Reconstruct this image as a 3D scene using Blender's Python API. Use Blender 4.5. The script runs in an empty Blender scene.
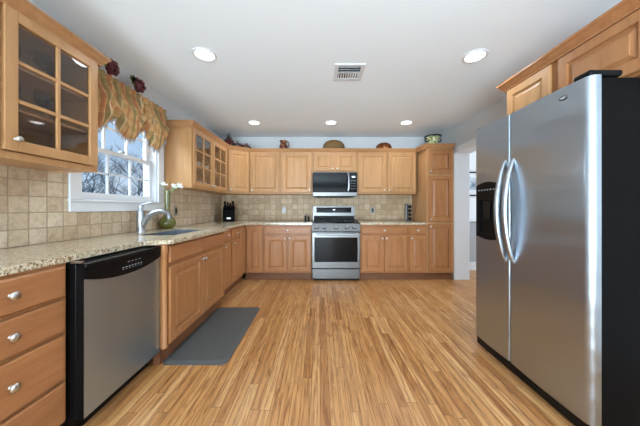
import bpy, bmesh, math, random
from mathutils import Vector, Matrix
random.seed(7)
C = bpy.context.scene.collection
PI = math.pi

def rgb(r, g, b):
    f = lambda v: (v/255/12.92) if v/255 <= 0.04045 else ((v/255+0.055)/1.055)**2.4
    return (f(r), f(g), f(b), 1)

# ------------------------------------------------------------------ camera, world, lights, exposure
XL, XR, YB, YR, ZC = -1.83, 2.19, 4.56, -5.5, 2.46
cam = bpy.data.objects.new('camera', bpy.data.cameras.new('camera')); C.objects.link(cam)
cam.data.sensor_width = 36; cam.data.lens = 36*246/640
cam.data.shift_y = -5/640
cam.data.clip_start = 0.02
cam.location = (0, 0, 1.15); cam.rotation_euler = (PI/2, 0, 0)
bpy.context.scene.camera = cam
vs = bpy.context.scene.view_settings
vs.view_transform = 'Standard'; vs.look = 'None'; vs.gamma = 1; vs.use_curve_mapping = False
vs.exposure = 0.34

w = bpy.data.worlds.new('sky'); bpy.context.scene.world = w; w.use_nodes = True
nt = w.node_tree; bg = nt.nodes['Background']
tc = nt.nodes.new('ShaderNodeTexCoord'); sp = nt.nodes.new('ShaderNodeSeparateXYZ')
rp = nt.nodes.new('ShaderNodeValToRGB')
rp.color_ramp.elements[0].position = 0.0; rp.color_ramp.elements[0].color = rgb(196, 214, 228)
rp.color_ramp.elements[1].position = 0.45; rp.color_ramp.elements[1].color = rgb(110, 164, 220)
nt.links.new(tc.outputs['Generated'], sp.inputs[0]); nt.links.new(sp.outputs['Z'], rp.inputs[0])
nt.links.new(rp.outputs[0], bg.inputs['Color']); bg.inputs['Strength'].default_value = 1.0

def area(name, loc, rot, sx, sy, power, col=(1, 1, 1)):
    l = bpy.data.lights.new(name, 'AREA'); l.shape = 'RECTANGLE'; l.size = sx; l.size_y = sy
    l.energy = power; l.color = col
    o = bpy.data.objects.new(name, l); C.objects.link(o); o.location = loc; o.rotation_euler = rot
    return o
# added fill light at the unseen rear opening, behind the camera
area('rear_fill', (0.0, YR-0.25, 1.25), (PI/2+0.3, 0, -0.25), 3.4, 2.2, 70, (0.76, 0.90, 1.0))
# added fill light behind the viewer, tilted up to brighten the ceiling
area('ceiling_fill', (-0.8, -3.7, 0.75), (PI/2+0.62, 0, -0.38), 3.0, 1.7, 285, (0.69, 0.87, 1.0)).data.spread = math.radians(120)
# daylight on the kitchen window, from the open sky outside it
area('window_daylight', (-2.6, 2.3, 2.3), (0, -PI/2+0.45, 0), 1.2, 1.2, 85, (0.74, 0.88, 1.0))
# added fill light in the next room, brightening the hall and jamb
area('hall_fill', (4.7, 3.2, 1.5), (0, PI/2, 0), 1.6, 1.6, 60, (0.78, 0.90, 1.0))
LAMP_POWER = 4.0

# ------------------------------------------------------------------ materials
def newmat(name, col=(0.8, 0.8, 0.8, 1), rough=0.5, metal=0.0, **kw):
    m = bpy.data.materials.new(name); m.use_nodes = True
    b = m.node_tree.nodes['Principled BSDF']
    b.inputs['Base Color'].default_value = col; b.inputs['Roughness'].default_value = rough; b.inputs['Metallic'].default_value = metal
    for k, v in kw.items(): b.inputs[k].default_value = v
    return m

class G:
    """small node helper on one material"""
    def __init__(s, m): s.m = m; s.t = m.node_tree; s.b = s.t.nodes['Principled BSDF']
    def n(s, typ, **kw):
        x = s.t.nodes.new(typ)
        for k, v in kw.items(): setattr(x, k, v)
        return x
    def l(s, a, b): s.t.links.new(a, b)
    def math(s, op, a, b=None, clamp=False):
        x = s.n('ShaderNodeMath', operation=op); x.use_clamp = clamp
        for i, v in enumerate((a, b)):
            if v is None: continue
            if isinstance(v, (int, float)): x.inputs[i].default_value = v
            else: s.l(v, x.inputs[i])
        return x.outputs[0]
    def coords(s, kind='Object'):
        return s.n('ShaderNodeTexCoord').outputs[kind]
    def mapping(s, v, scale=(1, 1, 1), loc=(0, 0, 0)):
        x = s.n('ShaderNodeMapping'); x.inputs['Scale'].default_value = scale; x.inputs['Location'].default_value = loc
        s.l(v, x.inputs[0]); return x.outputs[0]
    def noise(s, v, scale, detail=4, rough=0.55, dist=0.0):
        x = s.n('ShaderNodeTexNoise'); x.inputs['Scale'].default_value = scale; x.inputs['Detail'].default_value = detail
        x.inputs['Roughness'].default_value = rough; x.inputs['Distortion'].default_value = dist
        s.l(v, x.inputs['Vector']); return x.outputs[0]
    def ramp(s, f, stops, interp='LINEAR'):
        x = s.n('ShaderNodeValToRGB'); cr = x.color_ramp; cr.interpolation = interp
        while len(cr.elements) < len(stops): cr.elements.new(0.5)
        for e, (p, c) in zip(cr.elements, stops): e.position = p; e.color = c
        s.l(f, x.inputs[0]); return x.outputs[0]
    def mix(s, f, a, b, mode='MIX'):
        x = s.n('ShaderNodeMix', data_type='RGBA', blend_type=mode)
        for sock, v in ((x.inputs[0], f), (x.inputs[6], a), (x.inputs[7], b)):
            if isinstance(v, (int, float)): sock.default_value = v
            elif isinstance(v, tuple): sock.default_value = v
            else: s.l(v, sock)
        return x.outputs[2]
    def color(s, c): s.l(c, s.b.inputs['Base Color'])
    def bump(s, h, strength=0.2, dist=0.01):
        x = s.n('ShaderNodeBump'); x.inputs['Strength'].default_value = strength; x.inputs['Distance'].default_value = dist
        s.l(h, x.inputs['Height']); s.l(x.outputs[0], s.b.inputs['Normal'])

def wood(name, light, dark, horizontal=False, rough=0.36):
    m = newmat(name, light, rough); g = G(m)
    co = g.coords(); oi = g.n('ShaderNodeObjectInfo')
    off = g.n('ShaderNodeVectorMath', operation='ADD'); g.l(co, off.inputs[0])
    sc = g.n('ShaderNodeVectorMath', operation='SCALE'); cmb = g.n('ShaderNodeCombineXYZ')
    r7 = g.math('MULTIPLY', oi.outputs['Random'], 9.0)
    for i in range(3): g.l(r7, cmb.inputs[i])
    g.l(cmb.outputs[0], off.inputs[1])
    v = g.mapping(off.outputs[0], (1.2, 9, 9) if horizontal else (9, 9, 1.2))
    a = g.noise(v, 2.2, 5, 0.6, 0.6); f = g.noise(v, 11, 3, 0.6)
    k = g.math('ADD', g.math('MULTIPLY', a, 0.75), g.math('MULTIPLY', f, 0.25))
    c = g.ramp(k, [(0.34, dark), (0.62, light)])
    hs = g.n('ShaderNodeHueSaturation'); g.l(c, hs.inputs['Color'])
    g.l(g.math('ADD', g.math('MULTIPLY', oi.outputs['Random'], 0.12), 0.94), hs.inputs['Value'])
    g.color(hs.outputs[0])
    m.node_tree.nodes['Principled BSDF'].inputs['Specular IOR Level'].default_value = 0.3
    m.node_tree.nodes['Principled BSDF'].inputs['Coat Weight'].default_value = 0.04
    m.node_tree.nodes['Principled BSDF'].inputs['Coat Roughness'].default_value = 0.25
    return m

M = {}
M['maple'] = wood('light_maple', rgb(187, 142, 97), rgb(170, 125, 82))
M['maple_h'] = wood('light_maple_along', rgb(182, 134, 90), rgb(164, 117, 77), True)
M['tan'] = wood('tan_maple', rgb(171, 118, 75), rgb(153, 101, 61))
M['tan_h'] = wood('tan_maple_along', rgb(170, 116, 75), rgb(151, 99, 61), True)
M['toe'] = wood('shaded_toe_wood', rgb(122, 78, 50), rgb(104, 66, 42), True, 0.5)  # toe-space shade put into the colour, darker than the cabinet wood
M['nickel'] = newmat('brushed_nickel', rgb(205, 203, 198), 0.28, 1.0)
M['chrome'] = newmat('satin_chrome', rgb(176, 182, 190), 0.3, 1.0)
M['white'] = newmat('white_paint', rgb(218, 219, 221), 0.45)
M['black'] = newmat('black_plastic', rgb(11, 11, 12), 0.36, **{'Specular IOR Level': 0.16})
M['gloss_black'] = newmat('black_glass', rgb(8, 9, 11), 0.08, **{'Specular IOR Level': 0.22})
M['iron'] = newmat('cast_iron', rgb(18, 18, 19), 0.55, **{'Specular IOR Level': 0.3})
M['gap'] = newmat('dark_gap', rgb(14, 12, 11), 0.8)
M['mark'] = newmat('pale_marks', rgb(190, 196, 202), 0.5)

def steel(name, col, rough, axis):
    m = newmat(name, col, rough, 1.0); g = G(m)
    sc = [2.0, 2.0, 2.0]; sc['xyz'.index(axis)] = 0.02
    sc = [q*120 if q > 1 else q*20 for q in sc]
    v = g.mapping(g.coords(), tuple(sc)); n = g.noise(v, 1.0, 3, 0.6)
    g.l(g.math('ADD', g.math('MULTIPLY', n, 0.16), rough-0.08), g.b.inputs['Roughness'])
    g.bump(n, 0.06, 0.002)
    return m
def wavy(m):
    g = G(m); n = g.noise(g.mapping(g.coords(), (1, 1.1, 3.2)), 1.6, 1)
    bp = [x for x in m.node_tree.nodes if x.type == 'BUMP'][0]; b2 = g.n('ShaderNodeBump'); b2.inputs['Strength'].default_value = 0.35; b2.inputs['Distance'].default_value = 0.03
    g.l(n, b2.inputs['Height']); g.l(bp.outputs[0], b2.inputs['Normal']); g.l(b2.outputs[0], g.b.inputs['Normal']); return m
M['steel'] = steel('brushed_steel', rgb(114, 113, 112), 0.32, 'x')
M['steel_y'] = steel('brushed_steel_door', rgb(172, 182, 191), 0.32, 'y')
def brushed(m, a, rot=0.25):
    g = G(m); tg = g.n('ShaderNodeTangent', direction_type='RADIAL', axis='Z'); g.l(tg.outputs[0], g.b.inputs['Tangent'])
    g.b.inputs['Anisotropic'].default_value = a; g.b.inputs['Anisotropic Rotation'].default_value = rot
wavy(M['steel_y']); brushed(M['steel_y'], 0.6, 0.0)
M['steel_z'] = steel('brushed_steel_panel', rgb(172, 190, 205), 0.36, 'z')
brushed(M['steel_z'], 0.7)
M['plate'] = newmat('plate_metal', rgb(150, 146, 140), 0.45, 0.7)
M['steel_dark'] = newmat('grey_metal', rgb(128, 130, 134), 0.35, 1.0)

def fridge_side():
    m = newmat('pebbled_black', rgb(12, 11, 11), 0.45, **{'Specular IOR Level': 0.05}); g = G(m)
    g.bump(g.noise(g.coords(), 260, 2), 0.12, 0.002); return m
M['fridge_side'] = fridge_side()

def paint(name, col, rough=0.75):
    m = newmat(name, col, rough); g = G(m)
    g.bump(g.noise(g.coords(), 90, 3), 0.03, 0.002); return m
M['wall'] = paint('pale_grey_paint', rgb(203, 204, 205))
M['ceiling'] = paint('ceiling_white', rgb(238, 245, 250), 0.85)
M['hall'] = paint('hall_pale', rgb(224, 225, 226))
M['hall_grey'] = paint('hall_grey', rgb(160, 162, 164))

def floor_mat():
    m = newmat('oak_strips', rough=0.3, **{'Specular IOR Level': 0.35}); g = G(m)
    s = g.n('ShaderNodeSeparateXYZ'); g.l(g.coords(), s.inputs[0]); X, Y = s.outputs[0], s.outputs[1]
    W, L = 0.057, 1.15
    u = g.math('DIVIDE', X, W); row = g.math('FLOOR', u); fu = g.math('FRACT', u)
    wn = g.n('ShaderNodeTexWhiteNoise', noise_dimensions='1D'); g.l(row, wn.inputs['W'])
    v = g.math('ADD', g.math('DIVIDE', Y, L), g.math('MULTIPLY', wn.outputs['Value'], 7.3))
    col = g.math('FLOOR', v); fv = g.math('FRACT', v)
    idv = g.n('ShaderNodeCombineXYZ'); g.l(row, idv.inputs[0]); g.l(col, idv.inputs[1])
    w2 = g.n('ShaderNodeTexWhiteNoise', noise_dimensions='2D'); g.l(idv.outputs[0], w2.inputs['Vector'])
    base = g.ramp(w2.outputs['Value'], [(0.0, rgb(170, 118, 68)), (0.25, rgb(190, 139, 86)), (0.85, rgb(198, 150, 97)), (1.0, rgb(212, 168, 116))])
    # grain, shifted from board to board
    cv = g.n('ShaderNodeCombineXYZ'); g.l(g.math('ADD', g.math('MULTIPLY', X, 20), g.math('MULTIPLY', w2.outputs['Value'], 40)), cv.inputs[0])
    g.l(g.math('MULTIPLY', Y, 1.6), cv.inputs[1]); g.l(g.math('MULTIPLY', row, 3.7), cv.inputs[2])
    n1 = g.noise(cv.outputs[0], 1.6, 6, 0.65, 1.4)
    n2 = g.noise(cv.outputs[0], 6.5, 4, 0.7, 0.5)
    cw = g.n('ShaderNodeCombineXYZ'); g.l(g.math('ADD', g.math('MULTIPLY', X, 15), g.math('MULTIPLY', w2.outputs['Value'], 40)), cw.inputs[0])
    g.l(g.math('MULTIPLY', Y, 1.7), cw.inputs[1]); g.l(g.math('MULTIPLY', row, 3.7), cw.inputs[2])
    wv = g.n('ShaderNodeTexWave', bands_direction='X', wave_profile='SIN'); g.l(cw.outputs[0], wv.inputs['Vector'])
    for nm, q in (('Scale', 0.55), ('Distortion', 9.0), ('Detail', 3.0), ('Detail Scale', 0.7), ('Detail Roughness', 0.6)): wv.inputs[nm].default_value = q
    gr = g.ramp(n1, [(0.34, rgb(150, 104, 68)), (0.50, rgb(230, 216, 200)), (0.7, rgb(255, 252, 246))])
    c = g.mix(0.7, base, gr, 'MULTIPLY')
    pores = g.math('MULTIPLY', g.ramp(wv.outputs['Fac'], [(0.0, (1, 1, 1, 1)), (0.28, (0, 0, 0, 1))]), g.ramp(n2, [(0.34, (0, 0, 0, 1)), (0.55, (1, 1, 1, 1))]))
    c = g.mix(g.math('MULTIPLY', pores, 0.6), c, rgb(110, 72, 42))
    c = g.mix(g.math('MULTIPLY', g.ramp(n2, [(0.54, (0, 0, 0, 1)), (0.72, (1, 1, 1, 1))]), 0.22), c, rgb(128, 84, 50))
    big = g.noise(g.mapping(g.coords(), (1, 0.6, 1)), 1.3, 3)
    c = g.mix(g.ramp(big, [(0.45, (0, 0, 0, 1)), (0.75, (0.3, 0.3, 0.3, 1))]), c, rgb(196, 160, 122))
    e1 = g.math('MINIMUM', fu, g.math('SUBTRACT', 1.0, fu)); e2 = g.math('MULTIPLY', g.math('MINIMUM', fv, g.math('SUBTRACT', 1.0, fv)), L/W)
    e = g.math('MINIMUM', e1, e2)
    seam = g.math('LESS_THAN', e, 0.022)
    c = g.mix(g.math('MULTIPLY', seam, 0.75), c, rgb(74, 46, 27)); g.color(c)
    g.l(g.math('ADD', g.math('MULTIPLY', n2, 0.2), 0.24), g.b.inputs['Roughness'])
    g.bump(g.math('SUBTRACT', 1.0, seam), 0.12, 0.002)
    return m
M['floor'] = floor_mat()

def tile_mat(name, axis, tint=(1, 1, 1, 1)):
    m = newmat(name, rough=0.5); g = G(m)
    s = g.n('ShaderNodeSeparateXYZ'); co = g.coords(); g.l(co, s.inputs[0])
    T = 0.1025
    u = g.math('DIVIDE', s.outputs[axis], T); v = g.math('DIVIDE', g.math('SUBTRACT', s.outputs[2], 0.917), T)
    # slightly wandering edges, as on tumbled stone
    wob = g.math('MULTIPLY', g.math('SUBTRACT', g.noise(co, 30, 2), 0.5), 0.05)
    u = g.math('ADD', u, wob); v = g.math('ADD', v, wob)
    fu, fv = g.math('FRACT', u), g.math('FRACT', v)
    idv = g.n('ShaderNodeCombineXYZ'); g.l(g.math('FLOOR', u), idv.inputs[0]); g.l(g.math('FLOOR', v), idv.inputs[1])
    wn = g.n('ShaderNodeTexWhiteNoise', noise_dimensions='2D'); g.l(idv.outputs[0], wn.inputs['Vector'])
    base = g.ramp(wn.outputs['Value'], [(0, rgb(194, 171, 144)), (0.5, rgb(210, 190, 165)), (1, rgb(224, 207, 186))])
    n = g.noise(co, 26, 6, 0.65, 0.4); n2 = g.noise(co, 120, 3, 0.6)
    c = g.mix(0.6, base, g.ramp(n, [(0.3, rgb(186, 166, 136)), (0.55, rgb(240, 234, 222)), (0.8, rgb(255, 255, 255))]), 'MULTIPLY')
    c = g.mix(g.ramp(n2, [(0.62, (0, 0, 0, 1)), (0.75, (0.5, 0.5, 0.5, 1))]), c, rgb(160, 138, 108))
    e = g.math('MINIMUM', g.math('MINIMUM', fu, g.math('SUBTRACT', 1.0, fu)), g.math('MINIMUM', fv, g.math('SUBTRACT', 1.0, fv)))
    mask = g.ramp(e, [(0.02, (0, 0, 0, 1)), (0.05, (1, 1, 1, 1))])
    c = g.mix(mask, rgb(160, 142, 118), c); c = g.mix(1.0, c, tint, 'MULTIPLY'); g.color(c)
    g.bump(g.math('ADD', g.math('MULTIPLY', mask, 0.8), g.math('MULTIPLY', n, 0.3)), 0.35, 0.004)
    return m
M['tile_left'] = tile_mat('travertine_left', 1)
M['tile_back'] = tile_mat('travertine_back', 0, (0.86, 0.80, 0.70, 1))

def granite():
    m = newmat('speckled_granite', rough=0.16); g = G(m); co = g.coords()
    n = g.noise(co, 48, 6, 0.7, 0.3); n2 = g.noise(co, 150, 3, 0.6); n3 = g.noise(co, 75, 5, 0.75, 0.6)
    c = g.ramp(n, [(0.3, rgb(150, 120, 84)), (0.45, rgb(196, 178, 146)), (0.6, rgb(222, 212, 190)), (0.75, rgb(206, 190, 160))])
    c = g.mix(g.ramp(n3, [(0.53, (0, 0, 0, 1)), (0.60, (1, 1, 1, 1))]), c, rgb(116, 92, 64))
    c = g.mix(g.ramp(n2, [(0.56, (0, 0, 0, 1)), (0.62, (1, 1, 1, 1))]), c, rgb(44, 38, 32))
    g.color(c); return m
M['granite'] = granite()

def glass(name, tint, gloss=1.0, rough=0.0):
    m = bpy.data.materials.new(name); m.use_nodes = True; t = m.node_tree; t.nodes.clear()
    o = t.nodes.new('ShaderNodeOutputMaterial'); mx = t.nodes.new('ShaderNodeMixShader'); tr = t.nodes.new('ShaderNodeBsdfTransparent')
    gl = t.nodes.new('ShaderNodeBsdfGlossy'); fr = t.nodes.new('ShaderNodeLayerWeight'); pw = t.nodes.new('ShaderNodeMath'); mu = t.nodes.new('ShaderNodeMath'); mu.operation = 'MULTIPLY_ADD'
    pw.operation = 'POWER'; pw.inputs[1].default_value = 4.0
    fr.inputs['Blend'].default_value = 0.5; mu.inputs[1].default_value = 0.8*gloss; mu.inputs[2].default_value = 0.035*gloss; mu.use_clamp = True
    tr.inputs['Color'].default_value = tint; gl.inputs['Roughness'].default_value = rough
    t.links.new(fr.outputs['Facing'], pw.inputs[0]); t.links.new(pw.outputs[0], mu.inputs[0]); t.links.new(mu.outputs[0], mx.inputs[0]); t.links.new(tr.outputs[0], mx.inputs[1])
    t.links.new(gl.outputs[0], mx.inputs[2]); t.links.new(mx.outputs[0], o.inputs[0]); return m
M['pane'] = glass('window_glass', (0.97, 0.98, 0.99, 1), 0.5)
M['cab_glass'] = glass('cabinet_glass', (0.90, 0.90, 0.90, 1), 1.5, 0.02)
M['stemware'] = glass('clear_stemware', (0.94, 0.945, 0.95, 1), 1.3)

def emissive(name, col, st):
    m = newmat(name, col, 0.5); b = m.node_tree.nodes['Principled BSDF']
    b.inputs['Emission Color'].default_value = col; b.inputs['Emission Strength'].default_value = st; return m
M['lamp'] = emissive('lamp_diffuser', (1, 0.98, 0.95, 1), 6.0)
M['display'] = emissive('display_digits', (0.75, 0.88, 1, 1), 1.2)

def plaid():
    m = newmat('plaid_fabric', rough=0.85); g = G(m)
    uv = g.n('ShaderNodeUVMap'); s = g.n('ShaderNodeSeparateXYZ'); g.l(uv.outputs[0], s.inputs[0])
    def stripes(x, per, off, width, kk):
        f = g.math('FRACT', g.math('ADD', g.math('DIVIDE', x, per), off))
        return g.math('MULTIPLY', g.math('LESS_THAN', f, width), 0.62*kk)
    U, V = s.outputs[0], s.outputs[1]
    n = g.noise(g.coords(), 14, 3)
    c = g.mix(n, rgb(206, 166, 112), rgb(188, 146, 94))
    for x, kk in ((V, 0.45), (U, 1.0)):
        c = g.mix(stripes(x, 0.17, 0.1, 0.30, kk), c, rgb(112, 106, 66))
        c = g.mix(stripes(x, 0.17, 0.55, 0.16, kk), c, rgb(164, 92, 58))
        c = g.mix(stripes(x, 0.17, 0.82, 0.05, kk), c, rgb(226, 208, 168))
    g.color(c); return m
M['plaid'] = plaid()
M['bead'] = newmat('trim_beads', rgb(172, 170, 172), 0.5)
M['grape'] = newmat('wine_grapes', rgb(84, 22, 30), 0.3)
M['leaf'] = newmat('muted_leaf', rgb(84, 92, 50), 0.6)
M['green'] = newmat('pine_green', rgb(40, 50, 38), 0.7)
M['red'] = newmat('berry_red', rgb(112, 26, 28), 0.4)
M['petal'] = newmat('white_petals', rgb(245, 243, 236), 0.6)
M['stem'] = newmat('flower_stem', rgb(120, 150, 84), 0.5)
M['vase'] = newmat('olive_glaze', rgb(92, 92, 36), 0.14, 0.0, **{'Coat Weight': 0.3})
M['copper'] = newmat('copper', rgb(160, 104, 68), 0.3, 1.0)
M['grey_plastic'] = newmat('grey_plastic', rgb(150, 152, 156), 0.4)

def mottled(name, stops, scale, rough=0.5):
    m = newmat(name, rough=rough); g = G(m); g.color(g.ramp(g.noise(g.coords(), scale, 4, 0.6), stops)); return m
M['jug'] = mottled('brown_glaze', [(0.38, rgb(52, 24, 16)), (0.52, rgb(104, 50, 30)), (0.66, rgb(170, 110, 70))], 22, 0.25)
M['bowl'] = mottled('painted_bowl', [(0.4, rgb(226, 224, 196)), (0.55, rgb(150, 160, 96)), (0.66, rgb(60, 86, 60))], 26, 0.3)
M['bowl_dark'] = newmat('dark_rim', rgb(26, 36, 40), 0.3)
M['bark'] = mottled('grey_bark', [(0.3, rgb(48, 54, 58)), (0.7, rgb(112, 122, 128))], 8, 0.9)
M['lawn'] = mottled('winter_lawn', [(0.3, rgb(150, 158, 158)), (0.7, rgb(196, 204, 206))], 3, 0.9)
M['hedge'] = mottled('evergreen', [(0.3, rgb(62, 84, 86)), (0.7, rgb(110, 134, 136))], 5, 0.8)
def wicker():
    m = newmat('brown_wicker', rough=0.7); g = G(m); wv = g.n('ShaderNodeTexWave', bands_direction='Z'); g.l(g.coords(), wv.inputs[0])
    wv.inputs['Scale'].default_value = 40; wv.inputs['Distortion'].default_value = 3
    g.color(g.ramp(wv.outputs[0], [(0.2, rgb(74, 52, 28)), (0.8, rgb(150, 116, 66))])); return m
M['wicker'] = wicker()
def mat_rubber():
    m = newmat('grey_foam_mat', rgb(72, 73, 72), 0.6); g = G(m)
    g.bump(g.noise(g.coords(), 180, 3), 0.15, 0.002); return m
M['rubber'] = mat_rubber()
def art():
    m = newmat('blue_grey_print', rough=0.6); g = G(m)
    g.color(g.ramp(g.noise(g.coords(), 7, 4), [(0.35, rgb(74, 92, 112)), (0.5, rgb(150, 164, 176)), (0.65, rgb(222, 226, 228))])); return m
M['art'] = art()

# ------------------------------------------------------------------ mesh helpers
class MB:
    def __init__(s): s.bm = bmesh.new()
    def box(s, x0, y0, z0, x1, y1, z1, bev=0.0, seg=2, mat=None):
        r = bmesh.ops.create_cube(s.bm, size=1.0)
        T = Matrix.Translation(((x0+x1)/2, (y0+y1)/2, (z0+z1)/2)) @ Matrix.Diagonal((abs(x1-x0), abs(y1-y0), abs(z1-z0), 1))
        if mat is not None: T = mat @ T
        bmesh.ops.transform(s.bm, matrix=T, verts=r['verts'])
        if bev > 0:
            es = set(e for v in r['verts'] for e in v.link_edges)
            bmesh.ops.bevel(s.bm, geom=list(es), offset=bev, segments=seg, profile=0.5, affect='EDGES')
        return s
    def prism(s, pts, z0, z1, M_=None):
        """polygon pts (x,y) pulled from z0 to z1"""
        a = [s.bm.verts.new((x, y, z0)) for x, y in pts]; b = [s.bm.verts.new((x, y, z1)) for x, y in pts]
        if M_ is not None:
            for v in a+b: v.co = M_ @ v.co
        n = len(pts); fs = [s.bm.faces.new(a[::-1]), s.bm.faces.new(b)]
        for i in range(n): fs.append(s.bm.faces.new((a[i], a[(i+1) % n], b[(i+1) % n], b[i])))
        return fs
    def lathe(s, prof, seg=24, M_=None, cap=True):
        """prof: (radius, z) list turned about z"""
        rings = []
        for r, z in prof:
            if r < 1e-5: rings.append([s.bm.verts.new((0, 0, z))])
            else: rings.append([s.bm.verts.new((r*math.cos(2*PI*i/seg), r*math.sin(2*PI*i/seg), z)) for i in range(seg)])
        for a, b in zip(rings, rings[1:]):
            for i in range(seg):
                j = (i+1) % seg
                if len(a) == 1 and len(b) == 1: continue
                if len(a) == 1: s.bm.faces.new((a[0], b[j], b[i]))
                elif len(b) == 1: s.bm.faces.new((a[i], a[j], b[0]))
                else: s.bm.faces.new((a[i], a[j], b[j], b[i]))
        if cap:
            for r in (rings[0][::-1], rings[-1]):
                if len(r) > 1: s.bm.faces.new(r)
        if M_ is not None:
            for r in rings:
                for v in r: v.co = M_ @ v.co
        return s
    def tube(s, path, rad, seg=12):
        P = [Vector(p) for p in path]; R = rad if isinstance(rad, (list, tuple)) else [rad]*len(P)
        prev = None; rings = []
        for i, p in enumerate(P):
            d = (P[min(i+1, len(P)-1)]-P[max(i-1, 0)]).normalized()
            if prev is None:
                u = d.cross(Vector((0, 0, 1)))
                if u.length < 1e-3: u = d.cross(Vector((1, 0, 0)))
                u.normalize()
            else: u = (prev - d*prev.dot(d)).normalized()
            prev = u; v = d.cross(u)
            rings.append([s.bm.verts.new(p + (u*math.cos(2*PI*k/seg)+v*math.sin(2*PI*k/seg))*R[i]) for k in range(seg)])
        for a, b in zip(rings, rings[1:]):
            for i in range(seg):
                j = (i+1) % seg; s.bm.faces.new((a[i], a[j], b[j], b[i]))
        s.bm.faces.new(rings[0][::-1]); s.bm.faces.new(rings[-1]); return s
    def ball(s, c, r, sub=2, sc=(1, 1, 1)):
        q = bmesh.ops.create_icosphere(s.bm, subdivisions=sub, radius=r)
        bmesh.ops.transform(s.bm, matrix=Matrix.Translation(c) @ Matrix.Diagonal((*sc, 1)), verts=q['verts']); return s
    def build(s, name, mat, parent=None, smooth=False, loc=None):
        bmesh.ops.recalc_face_normals(s.bm, faces=s.bm.faces)
        me = bpy.data.meshes.new(name); s.bm.to_mesh(me); s.bm.free()
        me.materials.append(mat)
        if smooth:
            me.polygons.foreach_set('use_smooth', [True]*len(me.polygons))
            me.set_sharp_from_angle(angle=math.radians(38))
        o = bpy.data.objects.new(name, me); C.objects.link(o)
        if parent: o.parent = parent
        if loc: o.location = loc
        return o

def tag(o, label, cat, group=None):
    o['label'] = label; o['category'] = cat
    if group: o['group'] = group
    return o
def thing(name, label, cat, loc=(0, 0, 0), rz=0.0, group=None):
    o = bpy.data.objects.new(name, None); C.objects.link(o); o.empty_display_size = 0.05
    o.location = loc; o.rotation_euler = (0, 0, rz); return tag(o, label, cat, group)
def struct(o): o['kind'] = 'structure'; return o
def copy_tree(o, parent=None):
    kids = list(o.children)
    c = o.copy(); C.objects.link(c)
    if parent: c.parent = parent
    for k in kids: copy_tree(k, c)
    return c

# ------------------------------------------------------------------ room
struct(MB().box(XL-0.15, YR-0.2, -0.1, 5.0, YB+0.15, 0.0).build('floor', M['floor']))
struct(MB().box(XL-0.15, YR-0.2, ZC, 5.0, YB+0.15, ZC+0.12).build('ceiling', M['ceiling']))
WY0, WY1, WZ0, WZ1 = 1.865, 2.765, 1.20, 2.14            # window opening in the left wall
b = MB()
b.box(XL-0.15, YR, 0, XL, WY0, ZC); b.box(XL-0.15, WY1, 0, XL, YB, ZC)
b.box(XL-0.15, WY0, 0, XL, WY1, WZ0); b.box(XL-0.15, WY0, WZ1, XL, WY1, ZC)
struct(b.build('wall_left', M['wall']))
struct(MB().box(XL-0.15, YB, 0, XR+0.19, YB+0.15, ZC).build('wall_back', M['wall']))
b = MB()                                                   # right wall, with the cased opening beside the pantry
b.box(XR, YR, 0, XR+0.19, 2.72, ZC); b.box(XR, 3.975, 0, XR+0.19, YB, ZC); b.box(XR, 2.72, 2.05, XR+0.19, 3.975, ZC)
struct(b.build('wall_right', M['wall']))
b = MB()                                                   # unseen rear wall, its opening added for the fill light
b.box(XL, YR-0.15, 0, -1.5, YR, ZC); b.box(1.9, YR-0.15, 0, XR, YR, ZC); b.box(-1.5, YR-0.15, 2.3, 1.9, YR, ZC)
struct(b.build('wall_rear', M['wall']))
# cased opening: jamb, head, casing
b = MB()
b.box(2.152, 3.945, 0, 2.40, 3.973, 2.05, 0.003); b.box(2.165, 3.975, 0, 2.189, 4.04, 2.05, 0.003)
b.box(2.165, 2.64, 2.05, 2.189, 4.04, 2.125, 0.004); b.box(2.152, 2.72, 2.025, 2.40, 3.945, 2.049, 0.002)
b.box(2.165, 2.64, 0, 2.189, 2.72, 2.05, 0.003)
struct(b.build('trim_1', M['white']))
# hall seen through it
b = MB(); b.box(XR+0.2, YB, 0.94, 5.0, YB+0.15, ZC); struct(b.build('wall_hall', M['hall']))
b = MB(); b.box(XR+0.2, YB, 0.0, 5.0, YB+0.15, 0.94); struct(b.build('wall_hall_lower', M['hall_grey']))
b = MB(); b.box(4.9, YR, 0.0, 5.0, YB, ZC); struct(b.build('wall_hall_end', M['hall']))
b = MB(); b.box(XR+0.2, YB-0.03, 0.90, 4.9, YB-0.001, 0.97, 0.006); struct(b.build('trim_2', M['white']))
b = MB(); b.box(XR+0.2, YB-0.02, 0.0, 4.9, YB-0.001, 0.15, 0.005); struct(b.build('baseboard_hall', M['white']))
t = thing('picture_frame', 'black framed blue grey print on the hall wall beyond the doorway', 'picture', (2.85, YB-0.001, 1.37))
b = MB()
for q in ((-0.22, -0.025, 0, 0.22, 0, 0.025), (-0.22, -0.025, 0.425, 0.22, 0, 0.45), (-0.22, -0.025, 0.025, -0.195, 0, 0.425), (0.195, -0.025, 0.025, 0.22, 0, 0.425)): b.box(*q)
b.build('frame', M['black'], t)
MB().box(-0.195, -0.012, 0.025, 0.195, -0.002, 0.425).build('mat_board', M['white'], t)
MB().box(-0.15, -0.016, 0.115, 0.15, -0.0125, 0.345).build('print', M['art'], t)
# backsplash
b = MB(); b.box(XL, 0.2, 0.918, XL+0.01, 1.775, 1.40); b.box(XL, 1.775, 0.918, XL+0.01, 2.862, 1.118); b.box(XL, 2.862, 0.918, XL+0.01, YB, 1.40)
struct(b.build('wall_tile', M['tile_left']))
struct(MB().box(XL+0.011, YB-0.01, 0.918, 1.699, YB, 1.40).build('wall_tile_back', M['tile_back']))

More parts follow.
